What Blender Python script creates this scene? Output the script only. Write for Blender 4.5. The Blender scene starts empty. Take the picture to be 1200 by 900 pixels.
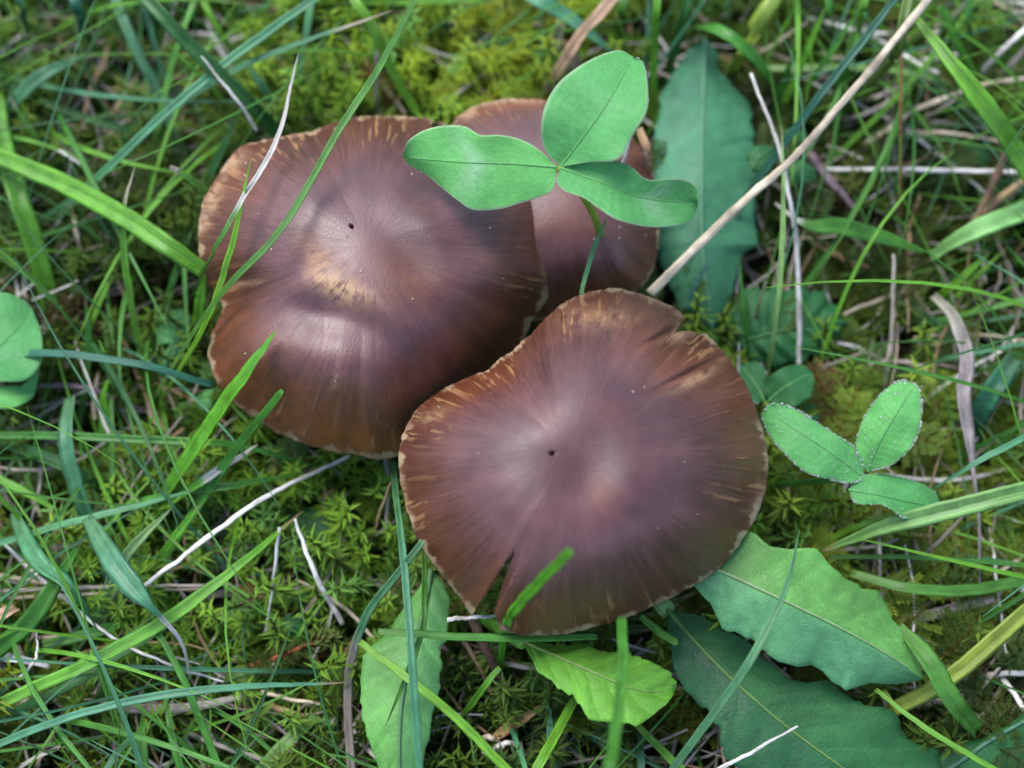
import bpy, math, random
import numpy as np
random.seed(7); rng = np.random.default_rng(11)

# ------------------------------------------------------------------ camera, world, sun, exposure
TILT = math.radians(18); DIST = 0.20; LENS = 50.0
TARGET = np.array((0.0, 0.0, 0.034))
FWD = np.array((0.0, math.sin(TILT), -math.cos(TILT))); UPV = np.array((0.0, math.cos(TILT), math.sin(TILT))); RGT = np.array((1.0, 0, 0))
CAM = TARGET - FWD * DIST
FPX = LENS / 36.0 * 1200.0
scene = bpy.context.scene
camd = bpy.data.cameras.new('camera'); cam = bpy.data.objects.new('camera', camd); scene.collection.objects.link(cam)
cam.location = CAM; cam.rotation_euler = (TILT, 0, 0)
camd.lens = LENS; camd.sensor_width = 36; camd.clip_start = 0.005; camd.clip_end = 200
camd.dof.use_dof = True; camd.dof.focus_distance = DIST - 0.003; camd.dof.aperture_fstop = 10.5
scene.camera = cam

SUN_EL = math.radians(58); SUN_AZ = math.radians(-38)     # azimuth from +Y (top of the picture) towards -X
world = bpy.data.worlds.new('World'); scene.world = world; world.use_nodes = True
wn = world.node_tree; bg = wn.nodes['Background']
sky = wn.nodes.new('ShaderNodeTexSky'); sky.sky_type = 'NISHITA'; sky.sun_disc = False
sky.sun_elevation = SUN_EL; sky.sun_rotation = SUN_AZ; sky.air_density = 1.0; sky.dust_density = 1.2; sky.ozone_density = 1.0
wn.links.new(sky.outputs[0], bg.inputs[0]); bg.inputs[1].default_value = 0.13
sund = bpy.data.lights.new('sun', 'SUN'); sund.energy = 1.4; sund.angle = math.radians(31); sund.color = (1.0, 0.985, 0.965)
sun = bpy.data.objects.new('sun', sund); scene.collection.objects.link(sun)
sun.rotation_euler = (math.pi / 2 - SUN_EL, 0, -(SUN_AZ) + math.pi)
sun.location = (-0.3, 0.4, 0.6)
scene.view_settings.view_transform = 'Standard'; scene.view_settings.look = 'None'
scene.view_settings.gamma = 1; scene.view_settings.exposure = 1.3
scene.render.engine = 'CYCLES'; scene.cycles.use_denoising = True
scene.cycles.max_bounces = 8; scene.cycles.transparent_max_bounces = 8

# ------------------------------------------------------------------ helpers
C = scene.collection
def unproj(px, py, z):
    """Pixel of the 1200x900 photograph at world height z (metres)."""
    px = np.asarray(px, float); py = np.asarray(py, float); z = np.asarray(z, float)
    x = (px - 600.0) / FPX; y = -(py - 450.0) / FPX
    d = FWD + x[..., None] * RGT + y[..., None] * UPV
    k = (z - CAM[2]) / d[..., 2]
    return CAM + d * k[..., None]
def mpp(p):                                              # metres per pixel at a world point
    return float(np.dot(p - CAM, FWD)) / FPX

def spline(pts, n):
    """Catmull-Rom through pts, resampled to n points evenly by length."""
    P = np.asarray(pts, float)
    if len(P) == 2:
        t = np.linspace(0, 1, n)[:, None]; return P[0] * (1 - t) + P[1] * t
    E = np.vstack([2 * P[0] - P[1], P, 2 * P[-1] - P[-2]]); out = []
    for i in range(1, len(E) - 2):
        t = np.linspace(0, 1, 24, endpoint=False)[:, None]
        a, b, c, d = E[i - 1], E[i], E[i + 1], E[i + 2]
        out.append(0.5 * ((2 * b) + (c - a) * t + (2 * a - 5 * b + 4 * c - d) * t ** 2 + (3 * b - a - 3 * c + d) * t ** 3))
    Q = np.vstack(out + [P[-1:]])
    return resample(Q, n)
def resample(Q, n):
    Q = np.asarray(Q, float); s = np.r_[0, np.cumsum(np.linalg.norm(np.diff(Q, axis=0), axis=1))]
    t = np.linspace(0, s[-1], n)
    return np.stack([np.interp(t, s, Q[:, k]) for k in range(Q.shape[1])], 1)

def mesh_obj(name, V, F, mat, parent=None, col=None, attrs=None, smooth=True, base=None):
    """V (n,3) world coordinates; F list/array of faces."""
    V = np.asarray(V, float)
    if base is None:
        base = np.zeros(3); q = parent
        while q is not None:
            if '_base' in q: base = np.array(q['_base'])
            q = q.parent
    me = bpy.data.meshes.new(name)
    if isinstance(F, np.ndarray):
        n, k = F.shape
        me.vertices.add(len(V)); me.vertices.foreach_set('co', (V - base).astype(np.float32).ravel())
        me.loops.add(n * k); me.loops.foreach_set('vertex_index', F.astype(np.int32).ravel())
        me.polygons.add(n); me.polygons.foreach_set('loop_start', np.arange(0, n * k, k, dtype=np.int32))
        me.polygons.foreach_set('loop_total', np.full(n, k, dtype=np.int32))
        me.update(calc_edges=True)
    else:
        me.from_pydata((V - base).tolist(), [], F); me.update()
    if smooth: me.polygons.foreach_set('use_smooth', np.ones(len(me.polygons), dtype=bool))
    if col is not None:
        a = me.attributes.new('Col', 'FLOAT_COLOR', 'POINT')
        cc = np.ones((len(V), 4), np.float32); cc[:, :3] = col; a.data.foreach_set('color', cc.ravel())
    for k, v in (attrs or {}).items():
        v = np.asarray(v, np.float32)
        if v.ndim == 1:
            a = me.attributes.new(k, 'FLOAT', 'POINT'); a.data.foreach_set('value', v)
        else:
            a = me.attributes.new(k, 'FLOAT_VECTOR', 'POINT'); a.data.foreach_set('vector', v.ravel())
    if mat: me.materials.append(mat)
    o = bpy.data.objects.new(name, me); C.objects.link(o)
    if parent is None: o.location = base
    else: o.parent = parent
    return o
def thing(name, label, cat, base, group=None):
    o = bpy.data.objects.new(name, None); C.objects.link(o); o.location = base; o.empty_display_size = 0.005
    o['_base'] = [float(v) for v in base]; tag(o, label, cat, group); return o
def tag(o, label, cat, group=None):
    o['label'] = label; o['category'] = cat
    if group: o['group'] = group
    return o

def smooth_noise(x, y, seed=0):
    r = np.random.default_rng(seed); out = np.zeros_like(np.asarray(x, float)); 
    for k in range(7):
        a = r.uniform(0, 2 * math.pi); f = r.uniform(.6, 1.5); p = r.uniform(0, 6.3)
        out += np.sin((x * math.cos(a) + y * math.sin(a)) * f + p)
    return out / 3.5

# ------------------------------------------------------------------ materials
class NT:
    def __init__(s, name):
        s.m = bpy.data.materials.new(name); s.m.use_nodes = True; s.t = s.m.node_tree; s.t.nodes.clear()
    def n(s, typ, ins=None, **kw):
        nd = s.t.nodes.new(typ)
        for k, v in kw.items(): setattr(nd, k, v)
        for k, v in (ins or {}).items():
            sock = nd.inputs[k]
            if isinstance(v, bpy.types.NodeSocket): s.t.links.new(v, sock)
            else: sock.default_value = v
        return nd
    def attr(s, name, out): return s.n('ShaderNodeAttribute', attribute_name=name).outputs[out]
    def math(s, op, a, b=0.0, c=0.0, clamp=False):
        return s.n('ShaderNodeMath', {0: a, 1: b, 2: c}, operation=op, use_clamp=clamp).outputs[0]
    def noise(s, vec, scale, detail=3.0, rough=0.55):
        return s.n('ShaderNodeTexNoise', {'Vector': vec, 'Scale': scale, 'Detail': detail, 'Roughness': rough}).outputs[0]
    def ramp(s, x, a, b, va=0.0, vb=1.0):
        return s.n('ShaderNodeMapRange', {'Value': x, 'From Min': a, 'From Max': b, 'To Min': va, 'To Max': vb}, interpolation_type='SMOOTHSTEP').outputs[0]
    def mix(s, f, a, b, mode='MIX'):
        nd = s.t.nodes.new('ShaderNodeMix'); nd.data_type = 'RGBA'; nd.blend_type = mode
        for i, v in ((0, f), (6, a), (7, b)):
            if isinstance(v, bpy.types.NodeSocket): s.t.links.new(v, nd.inputs[i])
            else: nd.inputs[i].default_value = v if i == 0 else (*v, 1.0)
        return nd.outputs[2]
    def scalecol(s, col, f):
        return s.n('ShaderNodeVectorMath', {0: col, 'Scale': f}, operation='SCALE').outputs[0]
    def bump(s, h, dist, strength=1.0):
        return s.n('ShaderNodeBump', {'Height': h, 'Distance': dist, 'Strength': strength}).outputs[0]
    def out(s, sh):
        s.n('ShaderNodeOutputMaterial', {'Surface': sh}); return s.m
    def principled(s, **ins):
        ins = {k.replace('_', ' '): v for k, v in ins.items()}
        return s.n('ShaderNodeBsdfPrincipled', ins).outputs[0]

def mat_plant(name, rough=0.42, spec=0.45, transl=0.3, stripes=0.22, stripe_scale=(0.05, 6.0), bump=0.00006, blot=0.2, grain=0.0, veins=0.0):
    """Col = base colour; tc = (millimetres along, across -1..1, random)."""
    t = NT(name); col = t.attr('Col', 'Color'); tc = t.attr('tc', 'Vector')
    v = t.n('ShaderNodeVectorMath', {0: tc, 1: (stripe_scale[0], stripe_scale[1], 37.0)}, operation='MULTIPLY').outputs[0]
    st = t.noise(v, 1.0, 2.5); v2 = t.n('ShaderNodeVectorMath', {0: tc, 1: (0.35, 0.8, 53.0)}, operation='MULTIPLY').outputs[0]
    bl = t.noise(v2, 1.0, 3.0)
    f = t.math('MULTIPLY', t.ramp(st, .3, .7, 1 - stripes, 1 + stripes), t.ramp(bl, .3, .7, 1 - blot, 1 + blot))
    c = t.scalecol(col, f)
    if veins:
        vd = t.n('ShaderNodeTexVoronoi', {'Vector': t.n('ShaderNodeTexCoord').outputs['Object'], 'Scale': veins}, feature='DISTANCE_TO_EDGE').outputs['Distance']
        vl = t.ramp(vd, .10, .0); c = t.scalecol(c, t.math('MULTIPLY_ADD', vl, .16, .97)); st = t.math('MULTIPLY_ADD', vl, -.4, st)
    gr = t.noise(t.n('ShaderNodeTexCoord').outputs['Object'], 2600.0, 2.0)
    nrm = t.bump(t.math('MULTIPLY_ADD', gr, grain, st), bump)
    p = t.principled(Base_Color=c, Roughness=t.ramp(bl, .3, .7, rough - .08, rough + .12), Specular_IOR_Level=spec, Normal=nrm)
    if transl:
        tr = t.n('ShaderNodeBsdfTranslucent', {'Color': t.mix(0.5, c, (0.12, 0.22, 0.01), 'MIX')}).outputs[0]
        p = t.n('ShaderNodeMixShader', {0: transl, 1: p, 2: tr}).outputs[0]
    return t.out(p)
M_grass = mat_plant('grass_blade', 0.40, 0.45, 0.28)
M_straw = mat_plant('dry_straw', 0.6, 0.25, 0.0, 0.3, (0.15, 4.0), 0.0001, 0.3)
M_leaf = mat_plant('leaf', 0.45, 0.35, 0.28, 0.06, (0.8, 2.0), 0.00005, 0.12, 1.6, 1300.0)
M_clover = mat_plant('clover_leaf', 0.5, 0.22, 0.22, 0.08, (1.5, 4.0), 0.00003, 0.07, 1.5, 2300.0)
M_moss = mat_plant('moss', 0.55, 0.3, 0.35, 0.0, (1, 1), 0.0, 0.0)

def mat_ground():
    t = NT('soil'); p = t.n('ShaderNodeTexCoord').outputs['Object']
    a = t.noise(p, 60, 6); b = t.noise(p, 900, 4)
    c = t.mix(t.ramp(a, .35, .65), (0.020, 0.014, 0.009), (0.045, 0.035, 0.016))
    c = t.mix(t.ramp(b, .45, .7), c, (0.06, 0.045, 0.025))
    return t.out(t.principled(Base_Color=c, Roughness=0.9, Specular_IOR_Level=0.2, Normal=t.bump(b, 0.0015)))
M_soil = mat_ground()

def mat_dew():
    t = NT('dew_water')
    return t.out(t.principled(Base_Color=(1, 1, 1, 1), Roughness=0.04, IOR=1.33, Transmission_Weight=0.86))
M_dew = mat_dew()

def mat_cap(name):
    """pol = (cos, sin, rho); warm / buff / edge / hole are colour zones on the cap."""
    t = NT(name); pol = t.attr('pol', 'Vector'); rho = t.attr('rho', 'Fac')
    warm = t.attr('warm', 'Fac'); buff = t.attr('buff', 'Fac'); hole = t.attr('hole', 'Fac'); mm = t.attr('mm', 'Vector')
    def vec(k, kr): return t.n('ShaderNodeVectorMath', {0: pol, 1: (k, k, kr)}, operation='MULTIPLY').outputs[0]
    wv = t.n('ShaderNodeVectorMath', {0: t.n('ShaderNodeTexNoise', {'Vector': mm, 'Scale': 0.22, 'Detail': 2.0}).outputs[1], 1: (.5, .5, .5)}, operation='SUBTRACT').outputs[0]
    def wvec(k, kr, w): return t.n('ShaderNodeVectorMath', {0: vec(k, kr), 1: t.n('ShaderNodeVectorMath', {0: wv, 'Scale': w}, operation='SCALE').outputs[0]}, operation='ADD').outputs[0]
    fine = t.noise(wvec(24, 3.5, 1.6), 1.0, 4); mid = t.noise(wvec(8, 1.8, 1.2), 1.0, 3); low = t.noise(mm, 0.10, 4); damp = t.noise(mm, 0.17, 3)
    hair = t.noise(wvec(75, 7.0, 1.0), 1.0, 3)
    grain = t.noise(mm, 3.2, 3); rag = t.noise(mm, 0.8, 3)
    fib = t.ramp(rho, 0.22, 0.8)                          # the fibres fade out at the middle
    base = t.mix(t.ramp(low, .34, .66), (0.080, 0.0270, 0.0250), (0.138, 0.0530, 0.0500))
    rim = t.math('ADD', rho, t.math('MULTIPLY', t.ramp(low, .3, .7, -1, 1), .10))
    base = t.mix(t.math('MULTIPLY', t.ramp(rim, .62, 1.0), 0.9), base, (0.090, 0.023, 0.008))
    k = t.math('MULTIPLY', t.ramp(mid, .32, .68, -1, 1), fib); k2 = t.math('MULTIPLY', t.ramp(fine, .3, .7, -1, 1), fib)
    base = t.scalecol(base, t.math('ADD', t.math('MULTIPLY_ADD', k, 0.09, 1.0), t.math('ADD', t.math('ADD', t.math('MULTIPLY', k2, 0.15), t.math('MULTIPLY', t.ramp(hair, .35, .65, -.09, .09), fib)), t.ramp(grain, .3, .7, -.12, .12))))
    base = t.mix(t.math('MULTIPLY', warm, t.ramp(t.math('ADD', t.math('MULTIPLY', mid, .5), t.math('MULTIPLY', rag, .5)), .32, .62, .35, 1.0)), base, (0.20, 0.058, 0.013))
    # pale torn fibres towards the margin
    fl = t.noise(wvec(30, 5.0, 1.0), 1.0, 1.5); zone = t.noise(vec(2.3, 1.2), 1.0, 2)
    fm = t.math('MULTIPLY', t.ramp(t.math('MULTIPLY_ADD', rag, .35, fl), .75, .84), t.math('MULTIPLY', t.ramp(rho, .66, .9), t.ramp(zone, .43, .62)))
    base = t.mix(t.math('MULTIPLY', fm, 0.62), base, (0.36, 0.18, 0.055))
    bf = t.math('MULTIPLY', buff, t.ramp(t.math('ADD', t.math('MULTIPLY', t.noise(vec(22, 9), 1.0, 3), .5), t.math('MULTIPLY', rag, .5)), .38, .56, .1, 1.0))
    base = t.mix(bf, base, (0.50, 0.30, 0.155))
    edge = t.ramp(t.math('ADD', rho, t.math('MULTIPLY', t.ramp(t.noise(vec(14, 1), 1, 3), .3, .7, -1, 1), 0.022)), .972, .994)
    base = t.mix(t.math('MULTIPLY', edge, t.ramp(t.noise(vec(6, 2), 1, 2), .38, .62, 0.0, .9)), base, (0.44, 0.30, 0.17))
    vo = t.n('ShaderNodeTexVoronoi', {'Vector': mm, 'Scale': 0.55, 'Randomness': 1.0}); pick = t.n('ShaderNodeSeparateColor', {0: vo.outputs['Color']}).outputs[0]
    speck = t.math('MULTIPLY', t.ramp(vo.outputs['Distance'], .13, .07), t.ramp(pick, .84, .90))     # grains of dust and spores
    base = t.mix(t.math('MULTIPLY', speck, .8), base, (0.42, 0.34, 0.26))
    base = t.mix(hole, base, (0.055, 0.015, 0.009))
    h = t.math('ADD', t.math('MULTIPLY', t.math('ADD', t.math('MULTIPLY_ADD', hair, .5, fine), t.math('MULTIPLY', mid, 1.2)), fib), t.math('ADD', t.math('MULTIPLY', grain, 0.35), t.math('MULTIPLY', speck, 1.2)))
    nrm = t.bump(h, 0.00012)
    rg = t.math('ADD', t.ramp(damp, .35, .65, .40, .53), t.math('ADD', t.ramp(fine, .3, .7, -.03, .05), t.math('MULTIPLY', t.math('MAXIMUM', fm, bf), .25)))
    return t.out(t.principled(Base_Color=base, Roughness=rg, Specular_IOR_Level=0.68, Normal=nrm,
                              Subsurface_Weight=0.06, Subsurface_Radius=(0.002, 0.0008, 0.0004), Subsurface_Scale=1.0))
M_cap = mat_cap('mushroom_cap')
def mat_flesh(name, c1, c2):
    t = NT(name); p = t.n('ShaderNodeTexCoord').outputs['Object']
    n = t.noise(t.n('ShaderNodeVectorMath', {0: p, 1: (1500, 1500, 150)}, operation='MULTIPLY').outputs[0], 1, 3)
    return t.out(t.principled(Base_Color=t.mix(n, c1, c2), Roughness=.7, Specular_IOR_Level=.3, Normal=t.bump(n, .0003)))
M_stem = mat_flesh('mushroom_stem', (0.30, 0.20, 0.13), (0.55, 0.43, 0.31))
M_gill = mat_flesh('mushroom_gills', (0.18, 0.075, 0.035), (0.26, 0.12, 0.06))

# ------------------------------------------------------------------ ground (one sheet, fine in the middle, out to the horizon)
def build_ground():
    a = np.linspace(0, 0.2, 90); b = 0.2 * (30 / 0.2) ** np.linspace(0, 1, 40)[1:]
    ax = np.r_[-b[::-1], -a[:0:-1], a, b]; n = len(ax)
    X, Y = np.meshgrid(ax, ax); Z = -0.002 + 0.0022 * smooth_noise(X * 160, Y * 160, 3) + 0.0016 * smooth_noise(X * 420, Y * 420, 4)
    V = np.stack([X.ravel(), Y.ravel(), Z.ravel()], 1); i = np.arange(n * n).reshape(n, n)
    F = np.stack([i[:-1, :-1].ravel(), i[:-1, 1:].ravel(), i[1:, 1:].ravel(), i[1:, :-1].ravel()], 1)
    o = mesh_obj('ground', V, F, M_soil); o['kind'] = 'structure'
    o['label'] = 'dark damp soil beneath the moss and grass'; return o
build_ground()

# ------------------------------------------------------------------ mushrooms
def cap_field(spec, px, py, rho):
    c = spec; th = np.arctan2(py - c['c'][1], px - c['c'][0])
    zr = np.interp(np.degrees(th) % 360, c['rim_a'], c['rim_z'], period=360)
    z = zr + (c['top'] - zr) * (1 - np.clip(rho, 0, 1.05) ** c['p'])
    for (bx, by, sx, sy, rot, amp) in c['bumps']:
        a = math.radians(rot); dx = px - bx; dy = py - by
        u = dx * math.cos(a) + dy * math.sin(a); v = -dx * math.sin(a) + dy * math.cos(a)
        z = z + amp * np.exp(-(u / sx) ** 2 - (v / sy) ** 2)
    z = z + c.get('extra', lambda x, y, r, t: 0)(px, py, rho, th)
    # wavy margin
    z = z + np.clip(rho - .6, 0, 1) * 1.3 * (np.sin(5 * th + c['seed']) + .7 * np.sin(9 * th + 2 * c['seed']) + .5 * np.sin(17 * th))
    z = z + 0.16 * smooth_noise(px * .045, py * .045, c['seed'])
    return z
def build_mushroom(label, s):
    cx, cy = s['c']; NA, NR = 720, 120
    out = np.asarray(s['outline'], float)
    full = np.asarray(s.get('full', s['outline']), float)      # the margin as it would be without splits
    def radius(poly, th, smooth):
        ang = np.unwrap(np.arctan2(poly[:, 1] - cy, poly[:, 0] - cx)); 
        if ang[-1] < ang[0]: ang = ang[::-1]; poly = poly[::-1]
        r = np.hypot(poly[:, 0] - cx, poly[:, 1] - cy)
        rr = np.interp(th, ang, r, period=2 * math.pi)
        if smooth:
            k = np.exp(-np.linspace(-2, 2, smooth) ** 2); k /= k.sum()
            rr = np.convolve(np.r_[rr[-smooth:], rr, rr[:smooth]], k, 'same')[smooth:-smooth]
        return rr
    th = np.linspace(0, 2 * math.pi, NA, endpoint=False)
    R0 = radius(full, th, 9); R = R0.copy()
    if 'full' in s:
        R1 = radius(out, th, 0); R = np.where(R1 < R0 * 0.985, R1, R0)
    r_ = np.random.default_rng(s['seed'])
    jag = np.convolve(np.tile(r_.normal(0, 1, NA), 3), np.ones(3) / 3, 'same')[NA:2 * NA] + 1.4 * np.convolve(np.tile(r_.normal(0, 1, NA), 3), np.ones(13) / 13, 'same')[NA:2 * NA]
    R = R + jag * s.get('jag', 1.0)
    f = (np.arange(1, NR + 1) / NR) ** 0.85
    f0 = 0.5; fr = np.where(f[:, None] < f0, f[:, None] * R0[None], f0 * R0[None] + (f[:, None] - f0) / (1 - f0) * (R - f0 * R0)[None])
    PX = cx + fr * np.cos(th)[None]; PY = cy + fr * np.sin(th)[None]
    RHO = fr / R0[None]
    Z = cap_field(s, PX, PY, RHO)
    top = unproj(PX, PY, Z * 1e-3).reshape(-1, 3); ctr = unproj(cx, cy, cap_field(s, np.array(float(cx)), np.array(float(cy)), np.array(0.)) * 1e-3)
    V = [ctr[None], top]; rho = [np.zeros(1), RHO.ravel()]
    tj = np.tile(th, NR); pol = [np.zeros((1, 3)), np.stack([np.cos(tj), np.sin(tj), RHO.ravel()], 1)]
    PXs = [np.array([cx], float), PX.ravel()]; PYs = [np.array([cy], float), PY.ravel()]
    # edge and underside: out a hair, down, and back in towards the stem
    under = []
    T3 = top.reshape(NR, NA, 3); C3 = ctr
    for g, dz in ((1.0, 0.5), (0.985, 0.95), (0.93, 1.3), (0.8, 2.0), (0.55, 3.0), (0.3, 4.2), (0.12, 5.0)):
        j = max(0, int(round((g ** (1 / .85)) * NR)) - 1); ring = T3[j].copy(); ring[:, 2] -= dz * 1e-3
        if g == 1.0: ring[:, :2] += (ring[:, :2] - C3[:2]) * 0.004
        under.append(ring); rho.append(np.full(NA, 0.99 if g > .98 else .5)); pol.append(np.stack([np.cos(th), np.sin(th), np.full(NA, g)], 1))
        PXs.append(PX[j]); PYs.append(PY[j])
    V += under; V = np.vstack(V); rho = np.concatenate(rho); pol = np.vstack(pol)
    px = np.concatenate(PXs); py = np.concatenate(PYs)
    F = []
    for a in range(NA): F.append((0, 1 + (a + 1) % NA, 1 + a))
    nrow = NR + len(under); I = 1 + np.arange(nrow * NA).reshape(nrow, NA); J = np.roll(I, -1, 1)
    Q = np.stack([I[:-1].ravel(), J[:-1].ravel(), J[1:].ravel(), I[1:].ravel()], 1)
    F += Q.tolist(); F.append(tuple(int(v) for v in I[-1][::-1]))
    def blobs(lst):
        m = np.zeros(len(px))
        for (bx, by, sx, sy, rot, amp) in lst:
            a = math.radians(rot); dx = px - bx; dy = py - by
            u = dx * math.cos(a) + dy * math.sin(a); v = -dx * math.sin(a) + dy * math.cos(a)
            m = m + amp * np.exp(-(u / sx) ** 2 - (v / sy) ** 2)
        return np.clip(m, 0, 1)
    hole = np.zeros(len(px))
    for (hx, hy, hr) in s['holes']:
        d = np.hypot(px - hx, (py - hy)); w = np.clip(1.25 - d / hr, 0, 1); hole = np.maximum(hole, w); V[:, 2] -= 0.0011 * w ** 0.7
    zc = cap_field(s, np.array(float(cx)), np.array(float(cy)), np.array(0.)) * 1e-3
    foot = np.array((*(unproj(*s['foot'], 0.0)[:2]), 0.0))
    root = thing('mushroom', label, 'mushroom', foot, 'cluster of brown mushrooms')
    mesh_obj('cap', V, F, M_cap, root, attrs={'rho': rho, 'pol': pol, 'warm': blobs(s['warm']), 'buff': blobs(s['buff']), 'hole': hole,
                                              'mm': np.stack([px * .12, py * .12, np.full(len(px), s['seed'] * 7.0)], 1)})
    # gills: thin radial plates under the cap
    GV, GF = [], []
    for a in range(0, NA, 5):
        rows = []
        for g in (0.16, 0.4, 0.65, 0.85, 0.955):
            j = max(0, int(round((g ** (1 / .85)) * NR)) - 1); p = T3[j, a].copy()
            up = p - (0, 0, 1e-3 * np.interp(g, (0.12, .3, .55, .8, .93, 1), (4.6, 3.9, 2.7, 1.7, 1.0, .5)))
            dn = up - (0, 0, 1e-3 * np.interp(g, (.16, .4, .65, .85, .955), (3.2, 3.4, 3.0, 1.9, .25)))
            rows.append((up, dn))
        b = len(GV); GV += [q for r in rows for q in r]
        for i in range(4): GF.append((b + 2 * i, b + 2 * i + 1, b + 2 * i + 3, b + 2 * i + 2))
    g = mesh_obj('gills', GV, GF, M_gill, root, smooth=False); g['kind'] = 'stuff'
    # stem
    up = np.array((ctr[0], ctr[1], ctr[2] - .0042)); mid = (up * .5 + foot * .5) + np.array((.0015, -.001, 0)); ax = spline([foot - (0, 0, .006), mid, up], 16)
    SV, SF = tube(ax, np.interp(np.linspace(0, 1, 16), (0, .15, .6, .9, 1), (.0052, .0045, .0038, .0040, .0052)), 20)
    mesh_obj('stem', SV, SF, M_stem, root)
    return root

def tube(ax, rad, k, flat=1.0, wob=0.0):
    n = len(ax); rad = np.broadcast_to(rad, (n,)); T = np.gradient(ax, axis=0); T /= np.linalg.norm(T, axis=1)[:, None] + 1e-12
    ref = np.array((0, 0, 1.0)) if abs(T[n // 2, 2]) < .85 else np.array((1.0, 0, 0))
    S = np.cross(T, ref); S /= np.linalg.norm(S, axis=1)[:, None] + 1e-12; N = np.cross(S, T)
    a = np.linspace(0, 2 * math.pi, k, endpoint=False)
    w = 1 + wob * rng.normal(0, 1, (n, k)) if wob else 1
    R3 = (rad[:, None] * w)[..., None]
    V = ax[:, None] + R3 * (np.cos(a)[None, :, None] * S[:, None] + flat * np.sin(a)[None, :, None] * N[:, None])
    V = V.reshape(-1, 3); i = np.arange(n * k).reshape(n, k); j = np.roll(i, -1, 1)
    F = np.stack([i[:-1].ravel(), j[:-1].ravel(), j[1:].ravel(), i[1:].ravel()], 1).tolist()
    F += [tuple(int(q) for q in i[0][::-1]), tuple(int(q) for q in i[-1])]
    return V, F

OUT_RIDGED = [(232, 270), (238, 235), (252, 210), (268, 186), (284, 170), (300, 166), (330, 160), (365, 155), (395, 142), (430, 136), (470, 137), (505, 139),
    (530, 150), (560, 172), (590, 190), (615, 205), (640, 225), (645, 255), (643, 290), (648, 322), (640, 350), (620, 378), (612, 400), (590, 430),
    (560, 462), (530, 485), (500, 512), (470, 532), (440, 538), (415, 530), (385, 527), (355, 518), (320, 503), (295, 487), (265, 462), (250, 440),
    (243, 415), (248, 390), (258, 372), (262, 360), (254, 345), (244, 328), (234, 300)]
def ridge_extra(px, py, rho, th):
    yc = np.interp(px, (220, 330, 400, 440, 480, 530, 600), (330, 334, 342, 362, 400, 445, 500))
    w = np.interp(px, (225, 300, 380, 440, 520, 600), (2.4, 2.6, 4.4, 3.8, 1.3, 0))
    d = py - yc
    step = 1 / (1 + np.exp(-d / 12.0))
    return w * (0.35 * np.exp(-(d / 22) ** 2) - step * np.exp(-np.clip(d, 0, 400) / 90.0) )
RIDGED = dict(c=(430, 285), outline=OUT_RIDGED, top=43.8, p=3.0, seed=2, jag=0.8, foot=(520, 400),
    rim_a=(0, 45, 90, 135, 180, 225, 270, 315), rim_z=(25, 20.5, 24.5, 26.5, 28.5, 29.5, 28, 25),
    bumps=[(385, 428, 80, 50, 10, 2.2), (300, 420, 50, 40, 30, 1.4), (265, 330, 30, 16, 0, -1.6), (560, 330, 70, 26, -8, 0.8), (330, 230, 60, 50, 0, .9),
           (480, 300, 60, 24, 50, -1.0)], extra=ridge_extra,
    warm=[(378, 306, 34, 18, 60, .85), (480, 330, 55, 34, 25, .6), (560, 395, 80, 28, -38, .45), (300, 390, 60, 25, 30, .5), (420, 470, 120, 40, 4, .6), (320, 475, 80, 30, 34, .75), (440, 520, 90, 18, 8, .8), (255, 420, 20, 40, 0, .5), (280, 215, 40, 40, 0, .3)],
    buff=[(400, 338, 34, 14, 22, 1.1), (372, 304, 12, 26, -30, .5), (290, 332, 24, 4, -6, .45), (246, 240, 9, 42, 22, .8), (272, 186, 14, 12, -40, .7), (640, 290, 6, 55, 0, .45), (393, 443, 4, 16, 10, .4)],
    holes=[(412, 265, 2.1)])

FULL_SPLIT = [(467, 535), (470, 515), (478, 495), (490, 478), (505, 466), (540, 446), (570, 435), (600, 412), (622, 392), (640, 372), (665, 352), (690, 342), (720, 337), (755, 346), (790, 361),
    (803, 372), (822, 388), (842, 406), (862, 430), (878, 458), (890, 492), (900, 535), (898, 570), (888, 602), (870, 632), (840, 668), (800, 692), (760, 712), (700, 733),
    (650, 743), (615, 744), (592, 738), (572, 732), (552, 720), (540, 700), (520, 675), (500, 650), (485, 620), (473, 580)]
OUT_SPLIT = FULL_SPLIT[:20 - 4] + [(801, 372), (790, 390), (810, 388), (824, 393)] + FULL_SPLIT[17:31] + [(588, 738), (579, 716), (587, 690), (598, 661), (606, 641), (594, 658), (571, 694), (553, 721)] + FULL_SPLIT[34:]
def split_extra(px, py, rho, th):
    # the two lips of the tear do not sit level; shallow radial folds
    a = np.degrees(th) % 360
    d = (a - 114.5 + 180) % 360 - 180
    lip = np.where(d > 0, np.exp(-d / 9), 0) * -1.3 * np.clip((rho - .56) / .4, 0, 1) ** 1.5 + np.where(d <= 0, np.exp(d / 12), 0) * .7 * np.clip((rho - .56) / .4, 0, 1) ** 1.5
    folds = .09 * np.sin(th * 21 + 1.5 * np.sin(th * 3)) * np.clip((rho - .3) / .5, 0, 1)
    f2 = -1.5 * np.exp(-((np.degrees(th) + 42) / 7) ** 2) * np.clip((rho - .45) / .4, 0, 1)
    return lip + folds + f2
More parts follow.
